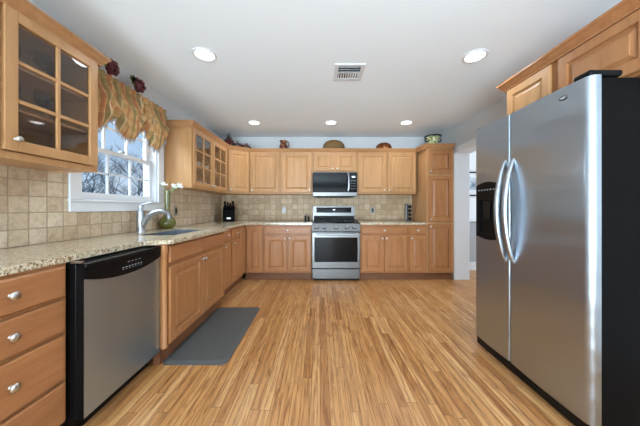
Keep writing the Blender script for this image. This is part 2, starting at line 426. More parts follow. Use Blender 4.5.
# window
b = MB()                                                   # casing around and stool, as one frame
b.box(XL, 1.78, 1.12, XL+0.022, 2.855, 1.205, 0.004); b.box(XL, 1.78, 2.135, XL+0.022, 2.855, 2.22, 0.004)
b.box(XL, 1.78, 1.205, XL+0.022, 1.87, 2.135, 0.004); b.box(XL, 2.76, 1.205, XL+0.022, 2.855, 2.135, 0.004)
b.box(XL, 1.77, 1.198, XL+0.035, 2.865, 1.214, 0.004)
b.box(XL-0.149, WY0+0.001, WZ0+0.001, XL, WY0+0.016, WZ1-0.001); b.box(XL-0.149, WY1-0.016, WZ0+0.001, XL, WY1-0.001, WZ1-0.001)
b.box(XL-0.149, WY0+0.016, WZ0+0.001, XL, WY1-0.016, WZ0+0.02); b.box(XL-0.149, WY0+0.016, WZ1-0.02, XL, WY1-0.016, WZ1-0.001)
win = struct(b.build('window_1', M['white']))
def sash(z0, z1, x, nv, nh, botrail):
    b = MB(); y0, y1 = WY0+0.02, WY1-0.02; s = 0.042
    b.box(x, y0, z0, x+0.03, y0+s, z1, 0.003); b.box(x, y1-s, z0, x+0.03, y1, z1, 0.003)
    b.box(x, y0+s, z0, x+0.03, y1-s, z0+botrail, 0.003); b.box(x, y0+s, z1-0.04, x+0.03, y1-s, z1, 0.003)
    gy0, gy1, gz0, gz1 = y0+s, y1-s, z0+botrail, z1-0.04
    for i in range(1, nv): yy = gy0+(gy1-gy0)*i/nv; b.box(x+0.006, yy-0.007, gz0, x+0.026, yy+0.007, gz1)
    for i in range(1, nh): zz = gz0+(gz1-gz0)*i/nh; b.box(x+0.006, gy0, zz-0.007, x+0.026, gy1, zz+0.007)
    f = b.build('sash', M['white'], win)
    MB().box(x+0.014, gy0, gz0, x+0.017, gy1, gz1).build('pane', M['pane'], f)
sash(1.221, 1.665, XL-0.075, 3, 2, 0.055)
sash(1.63, 2.119, XL-0.112, 3, 2, 0.04)
MB().box(XL-0.045, 2.29, 1.666, XL-0.02, 2.35, 1.68, 0.004).build('sash_lock', M['nickel'], win)

# ------------------------------------------------------------------ ceiling fixtures
def recessed(x, y, label, source=None):
    if source is None:
        t = thing('recessed_light', label, 'ceiling light', (x, y, ZC-0.001), 0, 'recessed ceiling lights')
        MB().lathe([(0.072, 0), (0.098, 0), (0.098, -0.004), (0.09, -0.009), (0.076, -0.006), (0.072, 0)], 36, cap=False).build('trim_ring', M['white'], t, True)
        MB().lathe([(0.0, -0.003), (0.0745, -0.003), (0.0745, 0)], 36, cap=False).build('diffuser', M['lamp'], t)
    else:
        t = copy_tree(source); t.location = (x, y, ZC-0.001); t['label'] = label
    l = bpy.data.lights.new('lamp', 'SPOT'); l.energy = LAMP_POWER*2.4; l.spot_size = math.radians(150); l.spot_blend = 0.6; l.shadow_soft_size = 0.07
    l.color = (0.86, 0.94, 1.0)
    lo = bpy.data.objects.new('recessed_lamp', l); C.objects.link(lo); lo.parent = t; lo.location = (0, 0, -0.03)
    return t
r0 = recessed(-0.985, 2.10, 'large round recessed light on the ceiling nearest the window valance')
recessed(1.336, 2.12, 'large round recessed light on the ceiling nearest the fridge', r0)
recessed(-1.01, 3.77, 'recessed light over the back counter, near the corner cabinet', r0)
recessed(0.169, 3.77, 'recessed light on the ceiling in front of the microwave', r0)
recessed(1.325, 3.77, 'recessed light on the ceiling nearest the tall pantry', r0)
for x in (-1.0, 0.17, 1.33):      # the same lights go on behind the camera
    recessed(x, 0.1, 'recessed light on the ceiling behind the viewer', r0)
    recessed(x, -1.7, 'recessed light on the ceiling behind the viewer', r0)
v = thing('air_vent', 'small white square air vent set in the ceiling', 'vent', (0.277, 2.37, ZC-0.001))
b = MB(); b.box(-0.14, -0.14, -0.008, 0.14, -0.105, 0, 0.002); b.box(-0.14, 0.105, -0.008, 0.14, 0.14, 0, 0.002); b.box(-0.14, -0.105, -0.008, -0.105, 0.105, 0, 0.002); b.box(0.105, -0.105, -0.008, 0.14, 0.105, 0, 0.002)
b.build('frame', M['white'], v)
MB().box(-0.105, -0.105, -0.0015, 0.105, 0.105, 0).build('duct', M['gap'], v)
b = MB()
for i in range(3):
    yy = -0.09+i*0.034; b.box(-0.105, -0.013, -0.001, 0.105, 0.013, 0.001, mat=Matrix.Translation((0, yy, -0.008)) @ Matrix.Rotation(math.radians(30), 4, 'X'))
for i in range(9):
    xx = -0.094+i*0.0235; b.box(-0.009, -0.052, -0.001, 0.009, 0.052, 0.001, mat=Matrix.Translation((xx, 0.052, -0.007)) @ Matrix.Rotation(math.radians(35 if i > 4 else -35), 4, 'Y'))
b.box(-0.105, -0.003, -0.009, 0.105, 0.003, -0.003); b.build('louvers', M['white'], v)

# ------------------------------------------------------------------ cabinets (local frame: face at y=0 looking to -y, x along the width)
def panel_bm(x0, z0, x1, z1, y=0.0, th=0.022, stile=0.058, flat=False):
    """raised panel door or slab drawer front standing proud of the face frame"""
    b = MB(); f = y-th
    def ring(d, yy): return [b.bm.verts.new(p) for p in ((x0+d, yy, z0+d), (x1-d, yy, z0+d), (x1-d, yy, z1-d), (x0+d, yy, z1-d))]
    if flat: loops = [ring(0.003, y), ring(0, y-0.004), ring(0, f+0.007), ring(0.007, f)]
    else:
        s = stile
        loops = [ring(0.003, y), ring(0, y-0.004), ring(0, f+0.006), ring(0.006, f), ring(s, f), ring(s+0.004, f+0.012), ring(s+0.012, f+0.013), ring(s+0.036, f+0.003), ring(s+0.038, f+0.001)]
    b.bm.faces.new(loops[0])
    for a, c in zip(loops, loops[1:]):
        for i in range(4): b.bm.faces.new((a[i], a[(i+1) % 4], c[(i+1) % 4], c[i]))
    b.bm.faces.new(loops[-1]); return b
def knob(parent, x, z, y=-0.022, r=0.0155, mat=None):
    T = Matrix.Translation((x, y, z)) @ Matrix.Rotation(PI/2, 4, 'X')
    MB().lathe([(0.009, 0), (0.009, 0.002), (0.005, 0.005), (0.0055, 0.013), (r*0.75, 0.016), (r, 0.020), (r, 0.023), (r*0.8, 0.0275), (r*0.4, 0.030), (0, 0.0305)], 18, T).build('knob', mat or M['nickel'], parent, True)
def door(t, x0, z0, x1, z1, kn=None, mat='maple', stile=0.058):
    d = panel_bm(x0, z0, x1, z1, stile=stile).build('door', M[mat], t)
    if kn: knob(d, *kn)
    return d
def drawer(t, x0, z0, x1, z1, kn=None, mat='tan_h'):
    d = panel_bm(x0, z0, x1, z1, flat=True).build('drawer', M[mat], t)
    if kn: knob(d, *kn)
    return d
def glass_door(t, x0, z0, x1, z1, kn=None, nv=2, nh=3, mat='maple'):
    s, th = 0.055, 0.019; b = MB()
    b.box(x0, -th, z0, x0+s, 0, z1, 0.003); b.box(x1-s, -th, z0, x1, 0, z1, 0.003)
    b.box(x0+s, -th, z0, x1-s, 0, z0+s, 0.003); b.box(x0+s, -th, z1-s, x1-s, 0, z1, 0.003)
    gx0, gx1, gz0, gz1 = x0+s, x1-s, z0+s, z1-s
    for i in range(1, nv): xx = gx0+(gx1-gx0)*i/nv; b.box(xx-0.010, -th+0.002, gz0, xx+0.010, -0.004, gz1, 0.003)
    for i in range(1, nh): zz = gz0+(gz1-gz0)*i/nh; b.box(gx0, -th+0.003, zz-0.010, gx1, -0.005, zz+0.010, 0.003)
    d = b.build('door', M[mat], t)
    MB().box(gx0-0.004, -0.0075, gz0-0.004, gx1+0.004, -0.0045, gz1+0.004).build('pane', M['cab_glass'], d)
    if kn: knob(d, *kn, y=-0.019)
def upper_box(t, wd, dep, z0, z1, mat='maple'):
    MB().box(0, 0, z0, wd, dep, z1, 0.0015).build('body', M[mat], t)
def hollow_box(t, wd, dep, z0, z1, mat='maple', shelves=2, mid=None):
    b = MB(); s = 0.018
    b.box(0, 0, z0, s, dep, z1); b.box(wd-s, 0, z0, wd, dep, z1); b.box(s, 0.018, z0+0.006, wd-s, dep, z0+0.03); b.box(s, 0.0, z1-s, wd-s, dep, z1)
    b.box(s, dep-0.008, z0+0.03, wd-s, dep, z1-s)
    b.box(s, 0, z0, 0.035, 0.018, z1-s); b.box(wd-0.035, 0, z0, wd-s, 0.018, z1-s)
    b.box(0.035, 0, z1-0.07, wd-0.035, 0.018, z1-s); b.box(0.035, 0, z0, wd-0.035, 0.018, z0+0.035)
    mid = mid or wd/2; b.box(mid-0.024, 0.0005, z0+0.035, mid+0.024, 0.018, z1-0.035)
    b.build('body', M[mat], t)
    for i in range(shelves):
        zz = z0+0.04+(z1-z0-0.08)*(i+1)/(shelves+1)
        MB().box(s+0.001, 0.03, zz-0.008, wd-s-0.001, dep-0.009, zz+0.008).build('shelf', M[mat], t)
ZU0, ZU1 = 1.39, 2.16
R = PI/2

def crown(name, label, path, closed_ends=True, z0=2.118, h=0.067, proj=0.05, mat='maple_h'):
    """crown moulding swept along a plan path, the outside on the right-hand side of travel"""
    prof = [(0.002, 0), (0.014, 0), (0.016, 0.012), (0.028, 0.024), (0.040, 0.044), (0.046, 0.05), (proj, 0.052), (proj, h), (0.002, h)]
    n = len(path); bm = MB(); rings = []
    P = [Vector((x, y, 0)) for x, y in path]
    for i in range(n):
        def nrm(a, c):
            d = (c-a).normalized(); return Vector((d.y, -d.x, 0))
        if i == 0: m = nrm(P[0], P[1])
        elif i == n-1: m = nrm(P[-2], P[-1])
        else:
            a, c = nrm(P[i-1], P[i]), nrm(P[i], P[i+1]); m = (a+c).normalized(); m /= max(0.3, m.dot(a))
        rings.append([bm.bm.verts.new(P[i]+m*o+Vector((0, 0, z0+z))) for o, z in prof])
    k = len(prof)
    for a, c in zip(rings, rings[1:]):
        for i in range(k): bm.bm.faces.new((a[i], a[(i+1) % k], c[(i+1) % k], c[i]))
    bm.bm.faces.new(rings[0]); bm.bm.faces.new(rings[-1][::-1])
    return tag(bm.build(name, M[mat]), label, 'crown molding')

# --- near left wall cabinet with glass doors
y0, y1 = 0.66, 1.668; wd = y1-y0
t = thing('wall_cabinet', 'maple wall cabinet with two glass grid doors left of the window', 'cabinet', (-1.51, y0, 0), R)
hollow_box(t, wd, 0.317, ZU0, 2.13, shelves=2, mid=0.485)
glass_door(t, 0.02, 1.43, 0.468, 2.122, (0.44, 1.485)); glass_door(t, 0.503, 1.43, 0.993, 2.122, (0.545, 1.487))
crown('crown_molding', 'maple crown molding topping the glass cabinet left of the window', [(-1.829, 0.655), (-1.51+0.001, 0.655), (-1.51+0.001, 1.67), (-1.829, 1.67)])
# --- far left wall cabinet with glass doors
y0, y1 = 2.89, 3.975; wd = y1-y0
t = thing('wall_cabinet', 'maple wall cabinet with paired glass grid doors right of the window', 'cabinet', (-1.51, y0, 0), R)
hollow_box(t, wd, 0.317, ZU0, ZU1, shelves=2)
glass_door(t, 0.025, 1.415, 0.535, 2.098, (0.508, 1.455)); glass_door(t, 0.548, 1.415, 1.06, 2.098, (0.575, 1.455))
# --- diagonal corner wall cabinet
t = thing('wall_cabinet', 'diagonal corner maple wall cabinet with one solid door', 'cabinet', (-1.51, 3.98, 0))
MB_ = MB(); MB_.prism([(0, 0), (0.298, 0.262), (0.298, 0.575), (-0.315, 0.575), (-0.315, 0)], ZU0, ZU1); MB_.build('body', M['maple'], t)
ang = math.atan2(0.262, 0.298); L = math.hypot(0.298, 0.262)
d = door(t, 0.022, 1.415, L-0.022, 2.098, (0.05, 1.45)); d.rotation_euler = (0, 0, ang); d.location = (0.001, -0.001, 0)
# --- back wall cabinets
def back_upper(x0, x1, doors, label, z0=ZU0, zd=1.415):
    t = thing('wall_cabinet', label, 'cabinet', (x0, 4.24, 0)); upper_box(t, x1-x0, 0.318, z0, ZU1)
    for a, c, kx in doors: door(t, a-x0, zd, c-x0, 2.098, (kx-x0, zd+0.04), stile=0.055)
    return t
back_upper(-1.207, -0.675, [(-1.19, -0.693, -1.165)], 'single door maple wall cabinet, next to the diagonal corner cabinet')
back_upper(-0.673, -0.128, [(-0.652, -0.147, -0.175)], 'single door maple wall cabinet directly left of the microwave')
back_upper(-0.126, 0.632, [(-0.105, 0.238, 0.215), (0.268, 0.61, 0.292)], 'short two door maple cabinet above the microwave', 1.756, 1.784)
back_upper(0.634, 1.148, [(0.66, 1.13, 1.105)], 'single door maple wall cabinet directly right of the microwave')
back_upper(1.15, 1.66, [(1.168, 1.643, 1.195)], 'single door maple wall cabinet beside the tall pantry')
# --- tall pantry
t = thing('pantry_cabinet', 'tall narrow maple pantry cabinet beside the doorway', 'cabinet', (1.70, 3.92, 0))
MB().box(0, 0, 0.115, 0.43, 0.635, ZU1, 0.002).build('body', M['maple'], t)
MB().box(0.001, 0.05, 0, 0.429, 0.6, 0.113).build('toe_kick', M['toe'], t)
door(t, 0.025, 1.70, 0.405, 2.073, (0.05, 1.735), 'tan'); door(t, 0.025, 0.935, 0.405, 1.665, (0.05, 0.97), 'tan'); door(t, 0.025, 0.135, 0.405, 0.895, (0.05, 0.86), 'tan')
crown('crown_molding', 'long maple crown molding running along the far cabinets to the pantry',
      [(-1.829, 2.887), (-1.508, 2.887), (-1.508, 3.978), (-1.21, 4.238), (1.662, 4.238), (1.698, 3.918), (2.131, 3.918)], z0=2.099)
# --- cabinet over the fridge
t = thing('wall_cabinet', 'deep two door maple cabinet above the stainless fridge', 'cabinet', (1.56, 2.05, 0), -R)
upper_box(t, 0.94, 0.628, 1.80, 2.13, 'tan')
door(t, 0.02, 1.815, 0.40, 2.112, (0.37, 1.84)); door(t, 0.455, 1.815, 0.92, 2.112, (0.485, 1.84), 'tan')
crown('crown_molding', 'maple crown molding topping the cabinet above the fridge', [(2.188, 2.053), (1.558, 2.053), (1.558, 1.107), (2.188, 1.107)], mat='tan_h')

# --- base cabinets, left run
ZB = 0.884
t = thing('base_cabinet', 'four drawer maple base cabinet left of the dishwasher', 'cabinet', (-1.25, 0.66, 0), R)
wd = 0.55
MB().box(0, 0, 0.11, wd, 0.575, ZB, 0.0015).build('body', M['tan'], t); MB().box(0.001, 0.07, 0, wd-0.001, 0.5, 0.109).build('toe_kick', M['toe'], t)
for z0, z1 in ((0.725, 0.868), (0.555, 0.708), (0.325, 0.538), (0.118, 0.308)):
    drawer(t, 0.02, z0, wd-0.02, z1, (0.315, (z0+z1)/2+0.005, -0.022, 0.018))
t = thing('sink_base_cabinet', 'two door maple sink base cabinet stepping forward beside the dishwasher', 'cabinet', (-1.145, 1.805, 0), R)
wd = 1.10
b = MB(); b.box(0, 0, 0.115, wd, 0.02, ZB, 0.0015); b.box(0, 0.02, 0.115, 0.018, 0.66, ZB); b.box(wd-0.018, 0.02, 0.115, wd, 0.66, ZB); b.box(0.018, 0.64, 0.115, wd-0.018, 0.66, ZB); b.box(0.018, 0.02, 0.115, wd-0.018, 0.64, 0.135)
b.build('body', M['tan'], t)
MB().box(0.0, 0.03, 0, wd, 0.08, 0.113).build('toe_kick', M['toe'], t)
MB().lathe([(0.019, 0.115), (0.023, 0.12), (0.023, 0.135), (0.018, 0.142), (0.018, 0.80), (0.023, 0.81), (0.023, 0.87), (0.02, 0.884)], 20, Matrix.Translation((0.012, 0.004, 0))).build('corner_post', M['tan'], t, True)
MB().lathe([(0.019, 0.115), (0.023, 0.12), (0.023, 0.135), (0.018, 0.142), (0.018, 0.80), (0.023, 0.81), (0.023, 0.87), (0.02, 0.884)], 20, Matrix.Translation((wd-0.012, 0.004, 0))).build('corner_post', M['tan'], t, True)
door(t, 0.04, 0.13, 0.548, 0.705, (0.525, 0.665), 'tan'); door(t, 0.557, 0.13, 1.06, 0.705, (0.58, 0.665), 'tan')
drawer(t, 0.04, 0.735, 0.548, 0.862); drawer(t, 0.557, 0.735, 1.06, 0.862)
t = thing('base_cabinet', 'very narrow maple base cabinet with drawer right of the sink cabinet', 'cabinet', (-1.2, 2.91, 0), R)
MB().box(0, 0, 0.115, 0.37, 0.61, ZB, 0.0015).build('body', M['tan'], t); MB().box(0, 0.045, 0, 0.37, 0.5, 0.113).build('toe_kick', M['toe'], t)
drawer(t, 0.10, 0.735, 0.355, 0.862, (0.225, 0.80)); door(t, 0.10, 0.13, 0.355, 0.705, (0.13, 0.67), 'tan')
t = thing('base_cabinet', 'maple base cabinet with one drawer nearest the counter corner', 'cabinet', (-1.2, 3.282, 0), R)
MB().box(0, 0, 0.115, 0.636, 0.61, ZB, 0.0015).build('body', M['tan'], t); MB().box(0, 0.045, 0, 0.67, 0.5, 0.113).build('toe_kick', M['toe'], t)
drawer(t, 0.03, 0.735, 0.34, 0.862, (0.185, 0.80)); door(t, 0.03, 0.13, 0.34, 0.705, (0.065, 0.67), 'tan'); door(t, 0.37, 0.13, 0.60, 0.862, None, 'tan', 0.05)
# --- base cabinets, back run
def back_base(x0, x1, label, doors, drawers):
    t = thing('base_cabinet', label, 'cabinet', (x0, 3.92, 0)); wd = x1-x0
    MB().box(0, 0, 0.115, wd, 0.62, ZB, 0.0015).build('body', M['tan'], t); MB().box(0.0, 0.05, 0, wd, 0.5, 0.113).build('toe_kick', M['toe'], t)
    for a, c, z0, z1, kx in doors: door(t, a-x0, z0, c-x0, z1, (kx-x0, z1-0.035) if kx is not None else None, 'tan')
    for a, c in drawers: drawer(t, a-x0, 0.735, c-x0, 0.852, ((a+c)/2-x0, 0.795))
back_base(-1.199, -0.903, 'tall blind corner door maple base cabinet without a drawer', [(-1.165, -0.92, 0.13, 0.862, None)], [])
back_base(-0.90, -0.135, 'maple base cabinet with wide drawer left of the range', [(-0.878, -0.523, 0.14, 0.705, -0.55), (-0.508, -0.152, 0.14, 0.705, -0.482)], [(-0.878, -0.152)])
back_base(0.641, 1.398, 'maple base cabinet with wide drawer right of the range', [(0.66, 1.012, 0.14, 0.705, 0.985), (1.026, 1.38, 0.14, 0.705, 1.054)], [(0.66, 1.38)])
back_base(1.40, 1.698, 'slim one door maple base cabinet beside the pantry', [(1.418, 1.68, 0.14, 0.705, 1.45)], [(1.418, 1.68)])

# ------------------------------------------------------------------ countertops and sink
ZT0, ZT1 = 0.886, 0.917
SX0, SX1, SY0, SY1 = -1.57, -1.25, 2.10, 2.70
b = MB(); W0 = XL+0.001
b.prism([(W0, 0.6), (-1.235, 0.6), (-1.235, 1.72), (-1.10, 1.80), (-1.085, 1.82), (-1.085, SY0), (W0, SY0)], ZT0, ZT1)
b.prism([(W0, SY0), (SX0, SY0), (SX0, SY1), (W0, SY1)], ZT0, ZT1)
b.prism([(SX1, SY0), (-1.085, SY0), (-1.085, SY1), (SX1, SY1)], ZT0, ZT1)
b.prism([(W0, SY1), (-1.085, SY1), (-1.085, 2.90), (-1.17, 2.99), (-1.17, 3.82), (-1.09, 3.89), (-0.129, 3.89), (-0.129, YB-0.001), (W0, YB-0.001)], ZT0, ZT1)
bmesh.ops.bevel(b.bm, geom=[e for e in b.bm.edges if abs(e.verts[0].co.z-e.verts[1].co.z) < 1e-6 and e.calc_face_angle(0) > 1 and not all(abs(v.co.y-SY0) < 1e-5 or abs(v.co.y-SY1) < 1e-5 for v in e.verts)], offset=0.003, segments=2, affect='EDGES')
tag(b.build('countertop', M['granite']), 'long L shaped speckled granite countertop with the sink', 'countertop')
b = MB(); b.box(0.637, 3.89, ZT0, 1.698, YB-0.001, ZT1, 0.003)
tag(b.build('countertop', M['granite']), 'short speckled granite countertop between range and pantry', 'countertop')
t = thing('sink', 'undermount stainless steel sink set in the granite below the window', 'sink', ((SX0+SX1)/2, (SY0+SY1)/2, 0.70))
hx, hy = (SX1-SX0)/2, (SY1-SY0)/2; b = MB(); q = 0.004
b.box(-hx, -hy, 0, hx, hy, q); b.box(-hx+0.0005, -hy, q, -hx+q, hy, 0.214); b.box(hx-q, -hy, q, hx-0.0005, hy, 0.214)
b.box(-hx+q, -hy+0.0005, q, hx-q, -hy+q, 0.214); b.box(-hx+q, hy-q, q, hx-q, hy-0.0005, 0.214)
b.build('basin', M['chrome'], t)
MB().lathe([(0.045, 0.004), (0.045, 0.008), (0.03, 0.006), (0, 0.0055)], 24).build('drain', M['steel_dark'], t, True)

# faucet
t = thing('faucet', 'satin steel arched pull out faucet behind the sink', 'faucet', (-1.72, 2.36, ZT1))
MB().lathe([(0.042, 0), (0.042, 0.008), (0.036, 0.018), (0.035, 0.10), (0.036, 0.19), (0.032, 0.21), (0, 0.214)], 24).build('body', M['chrome'], t, True)
path = [(0.0, 0, 0.055)] + [(0.0+0.26*(1-math.cos(a))/2*1.0, 0, 0.07+0.165*math.sin(a)) for a in [PI*0.05*i for i in range(1, 14)]]
path = [(0.0, 0, 0.03), (0.025, 0, 0.08), (0.055, 0, 0.13), (0.095, 0, 0.168), (0.145, 0, 0.192), (0.195, 0, 0.2), (0.235, 0, 0.192), (0.262, 0, 0.172)]
MB().tube(path, [0.03, 0.029, 0.027, 0.025, 0.024, 0.023, 0.023, 0.023], 16).build('spout', M['chrome'], t, True)
MB().tube([(0.25, 0, 0.182), (0.265, 0, 0.168), (0.273, 0, 0.148), (0.276, 0, 0.125)], [0.024, 0.027, 0.028, 0.024], 16).build('spray_head', M['steel_dark'], t, True)
h = MB().lathe([(0.02, 0.218), (0.02, 0.232), (0.024, 0.244), (0.02, 0.258), (0.008, 0.266), (0, 0.267)], 20).build('handle_hub', M['chrome'], t, True)
MB().tube([(0, 0, 0.258), (0.04, 0, 0.272), (0.075, 0.0, 0.279), (0.105, 0.0, 0.284)], [0.007, 0.0055, 0.005, 0.0075], 12).build('lever', M['chrome'], h, True)

# ------------------------------------------------------------------ dishwasher
t = thing('dishwasher', 'stainless dishwasher with black control panel under the granite counter', 'dishwasher', (-1.205, 1.215, 0), R)
wd = 0.585
MB().box(0.0, 0.0, 0.10, wd, 0.56, 0.875, 0.003).build('tub', M['black'], t)
MB().box(0.005, 0.05, 0.0, wd-0.005, 0.09, 0.099).build('toe_panel', M['black'], t)
b = MB(); N = 24
def zc(u): return 0.775+0.022*((2*u-1)**2)-0.012   # curved lower edge of the panel
front = -0.039
xs = [0.004+(wd-0.008)*i/N for i in range(N+1)]
def zcurve(i):
    u = i/N; return 0.752+0.045*abs(2*u-1)**2.2
lo = [(x, 0.098) for x in xs]; 
pts = [(xs[0], 0.105), (xs[-1], 0.105)] + [(xs[i], zcurve(i)) for i in range(N, -1, -1)]
T = Matrix(((1, 0, 0, 0), (0, 0, -1, 0), (0, 1, 0, 0), (0, 0, 0, 1)))
b.prism(pts, 0.001, 0.036, T)
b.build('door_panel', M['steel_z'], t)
b = MB(); pts = [(xs[i], zcurve(i)+0.001) for i in range(N+1)] + [(xs[-1], 0.862), (xs[0], 0.862)]
b.prism(pts, 0.001, 0.041, T); b.box(0.004, -0.047, 0.852, wd-0.004, -0.001, 0.872, 0.006)
cp = b.build('control_panel', M['black'], t)
b = MB()
for i in range(7):
    b.box(0.235+i*0.024, -0.0425, 0.795, 0.247+i*0.024, -0.0405, 0.799)
    b.box(0.237+i*0.024, -0.0425, 0.785, 0.245+i*0.024, -0.0405, 0.787)
for i in range(4): b.box(0.275+i*0.03, -0.0425, 0.823, 0.288+i*0.03, -0.0405, 0.826)
b.build('button_marks', M['mark'], cp)  # small bars marking the buttons, no letters
MB().box(0.0, -0.0355, 0.105, 0.0035, -0.001, 0.86).build('door_edge', M['black'], t)
MB().box(0.002, -0.02, 0.8752, 0.02, 0.03, 0.8845).build('mounting_clip', M['nickel'], t)

# ------------------------------------------------------------------ range
t = thing('range', 'stainless gas range with black oven window between the base cabinets', 'range', (-0.126, 3.90, 0))
wd = 0.756
b = MB(); b.box(0.0, 0.0, 0.03, wd, 0.63, 0.905, 0.002); b.build('body', M['black'], t)
MB().box(0.02, 0.03, 0.0, wd-0.02, 0.6, 0.029).build('base', M['black'], t)
MB().box(0.004, -0.03, 0.035, wd-0.004, -0.001, 0.188, 0.005).build('drawer', M['steel'], t)
b = MB(); D0, D1 = 0.202, 0.765
b.box(0.004, -0.035, D0, wd-0.004, -0.001, 0.302, 0.004); b.box(0.004, -0.035, 0.685, wd-0.004, -0.001, D1, 0.004)
b.box(0.004, -0.035, 0.302, 0.04, -0.001, 0.685, 0.003); b.box(wd-0.04, -0.035, 0.302, wd-0.004, -0.001, 0.685, 0.003)
dr = b.build('oven_door', M['steel'], t)
MB().box(0.0405, -0.034, 0.3025, wd-0.0405, -0.002, 0.6845).build('window', M['gloss_black'], dr)
b = MB(); b.tube([(0.05, -0.085, 0.735), (wd-0.05, -0.085, 0.735)], 0.013, 14); b.box(0.06, -0.085, 0.724, 0.085, -0.034, 0.746, 0.003); b.box(wd-0.085, -0.085, 0.724, wd-0.06, -0.034, 0.746, 0.003)
b.build('handle', M['chrome'], dr, True)
b = MB(); b.prism([(-0.05, 0.785), (0.06, 0.785), (0.06, 0.905), (-0.018, 0.905)], 0.0, wd, Matrix(((0, 0, 1, 0), (1, 0, 0, 0), (0, 1, 0, 0), (0, 0, 0, 1))))
cpn = b.build('control_panel', M['steel'], t)
for i, x in enumerate((0.075, 0.19, 0.375, 0.55, 0.66)):
    T = Matrix.Translation((x, -0.036, 0.845)) @ Matrix.Rotation(PI/2-0.26, 4, 'X')
    k = MB().lathe([(0.034, 0), (0.034, 0.006), (0.027, 0.010), (0.025, 0.032), (0.022, 0.036), (0, 0.036)], 24, T).build('knob', M['steel_dark'], cpn, True)
b = MB(); b.box(0.0, 0.0, 0.906, wd, 0.56, 0.918, 0.004); b.build('cooktop', M['gloss_black'], t)
for j in range(3):
    x0 = 0.02+j*0.243; b = MB()
    for yy in (0.05, 0.28, 0.50): b.box(x0, yy-0.006, 0.935, x0+0.23, yy+0.006, 0.95)
    for xx in (x0+0.006, x0+0.115, x0+0.224): b.box(xx-0.006, 0.05, 0.935, xx+0.006, 0.5, 0.95)
    for xx in (x0+0.006, x0+0.224):
        for yy in (0.05, 0.5): b.box(xx-0.006, yy-0.006, 0.918, xx+0.006, yy+0.006, 0.935)
    b.build('grate', M['iron'], t)
    for yy in (0.165, 0.39): MB().lathe([(0.045, 0.918), (0.045, 0.924), (0.03, 0.926), (0.03, 0.933), (0, 0.934)], 20, Matrix.Translation((x0+0.115, yy, 0))).build('burner', M['iron'], t, True)
b = MB(); b.prism([(0.545, 0.919), (0.63, 0.919), (0.63, 1.18), (0.56, 1.18)], 0.0, wd, Matrix(((0, 0, 1, 0), (1, 0, 0, 0), (0, 1, 0, 0), (0, 0, 0, 1))))
bgd = b.build('backguard', M['steel'], t)
sl = Matrix(((0, 0, 1, 0), (1, 0, 0, 0), (0, 1, 0, 0), (0, 0, 0, 1)))
def on_guard(zz): return 0.545+0.015*(zz-0.919)/0.261
b = MB(); b.prism([(on_guard(1.065)-0.004, 1.065), (on_guard(1.065)+0.01, 1.065), (on_guard(1.16)+0.01, 1.16), (on_guard(1.16)-0.004, 1.16)], 0.06, wd-0.065, sl)
ds = b.build('display_panel', M['gloss_black'], bgd)
MB().box(0.36, on_guard(1.12)-0.0055, 1.11, 0.40, on_guard(1.12)-0.002, 1.125).build('clock_digits', M['display'], bgd)
b = MB(); b.prism([(on_guard(0.925)-0.004, 0.925), (on_guard(0.925)+0.01, 0.925), (on_guard(1.01)+0.01, 1.01), (on_guard(1.01)-0.004, 1.01)], 0.015, wd-0.015, sl)
b.build('rear_vent', M['iron'], bgd)

# ------------------------------------------------------------------ microwave
t = thing('microwave', 'black and stainless microwave mounted above the range', 'microwave', (-0.124, 4.16, 1.35))
wd, hh = 0.752, 0.402
MB().box(0, 0.0, 0, wd, 0.385, hh, 0.003).build('body', M['black'], t)
dr = MB().box(0.004, -0.02, 0.07, 0.575, -0.001, hh-0.006, 0.004).build('door', M['gloss_black'], t)
b = MB(); b.tube([(0.595, -0.05, 0.085), (0.604, -0.062, 0.16), (0.604, -0.064, 0.26), (0.598, -0.058, 0.36), (0.59, -0.05, hh-0.015)], 0.015, 12)
b.box(0.585, -0.052, 0.08, 0.608, -0.001, 0.1, 0.003); b.box(0.58, -0.052, hh-0.03, 0.602, -0.001, hh-0.01, 0.003); b.build('handle', M['chrome'], dr, True)
pn = MB().box(0.612, -0.02, 0.07, wd-0.004, -0.001, hh-0.006, 0.003).build('control_panel', M['gloss_black'], t)
MB().box(0.66, -0.0215, 0.315, 0.715, -0.0195, 0.335).build('clock_digits', M['display'], pn)
b = MB()
for i in range(4):
    for j in range(3): b.box(0.645+j*0.03, -0.0215, 0.12+i*0.045, 0.66+j*0.03, -0.0195, 0.128+i*0.045)
b.build('button_marks', M['grey_plastic'], pn)  # keypad button marks, plain bars
MB().box(0.004, -0.026, 0.0, wd-0.004, -0.001, 0.066, 0.004).build('lower_strip', M['steel'], t)
MB().box(0.004, -0.021, hh-0.005, wd-0.004, -0.001, hh-0.0005).build('upper_strip', M['steel'], t)
MB().box(0.06, 0.02, -0.012, wd-0.06, 0.34, -0.0005).build('vent_grille', M['iron'], t)

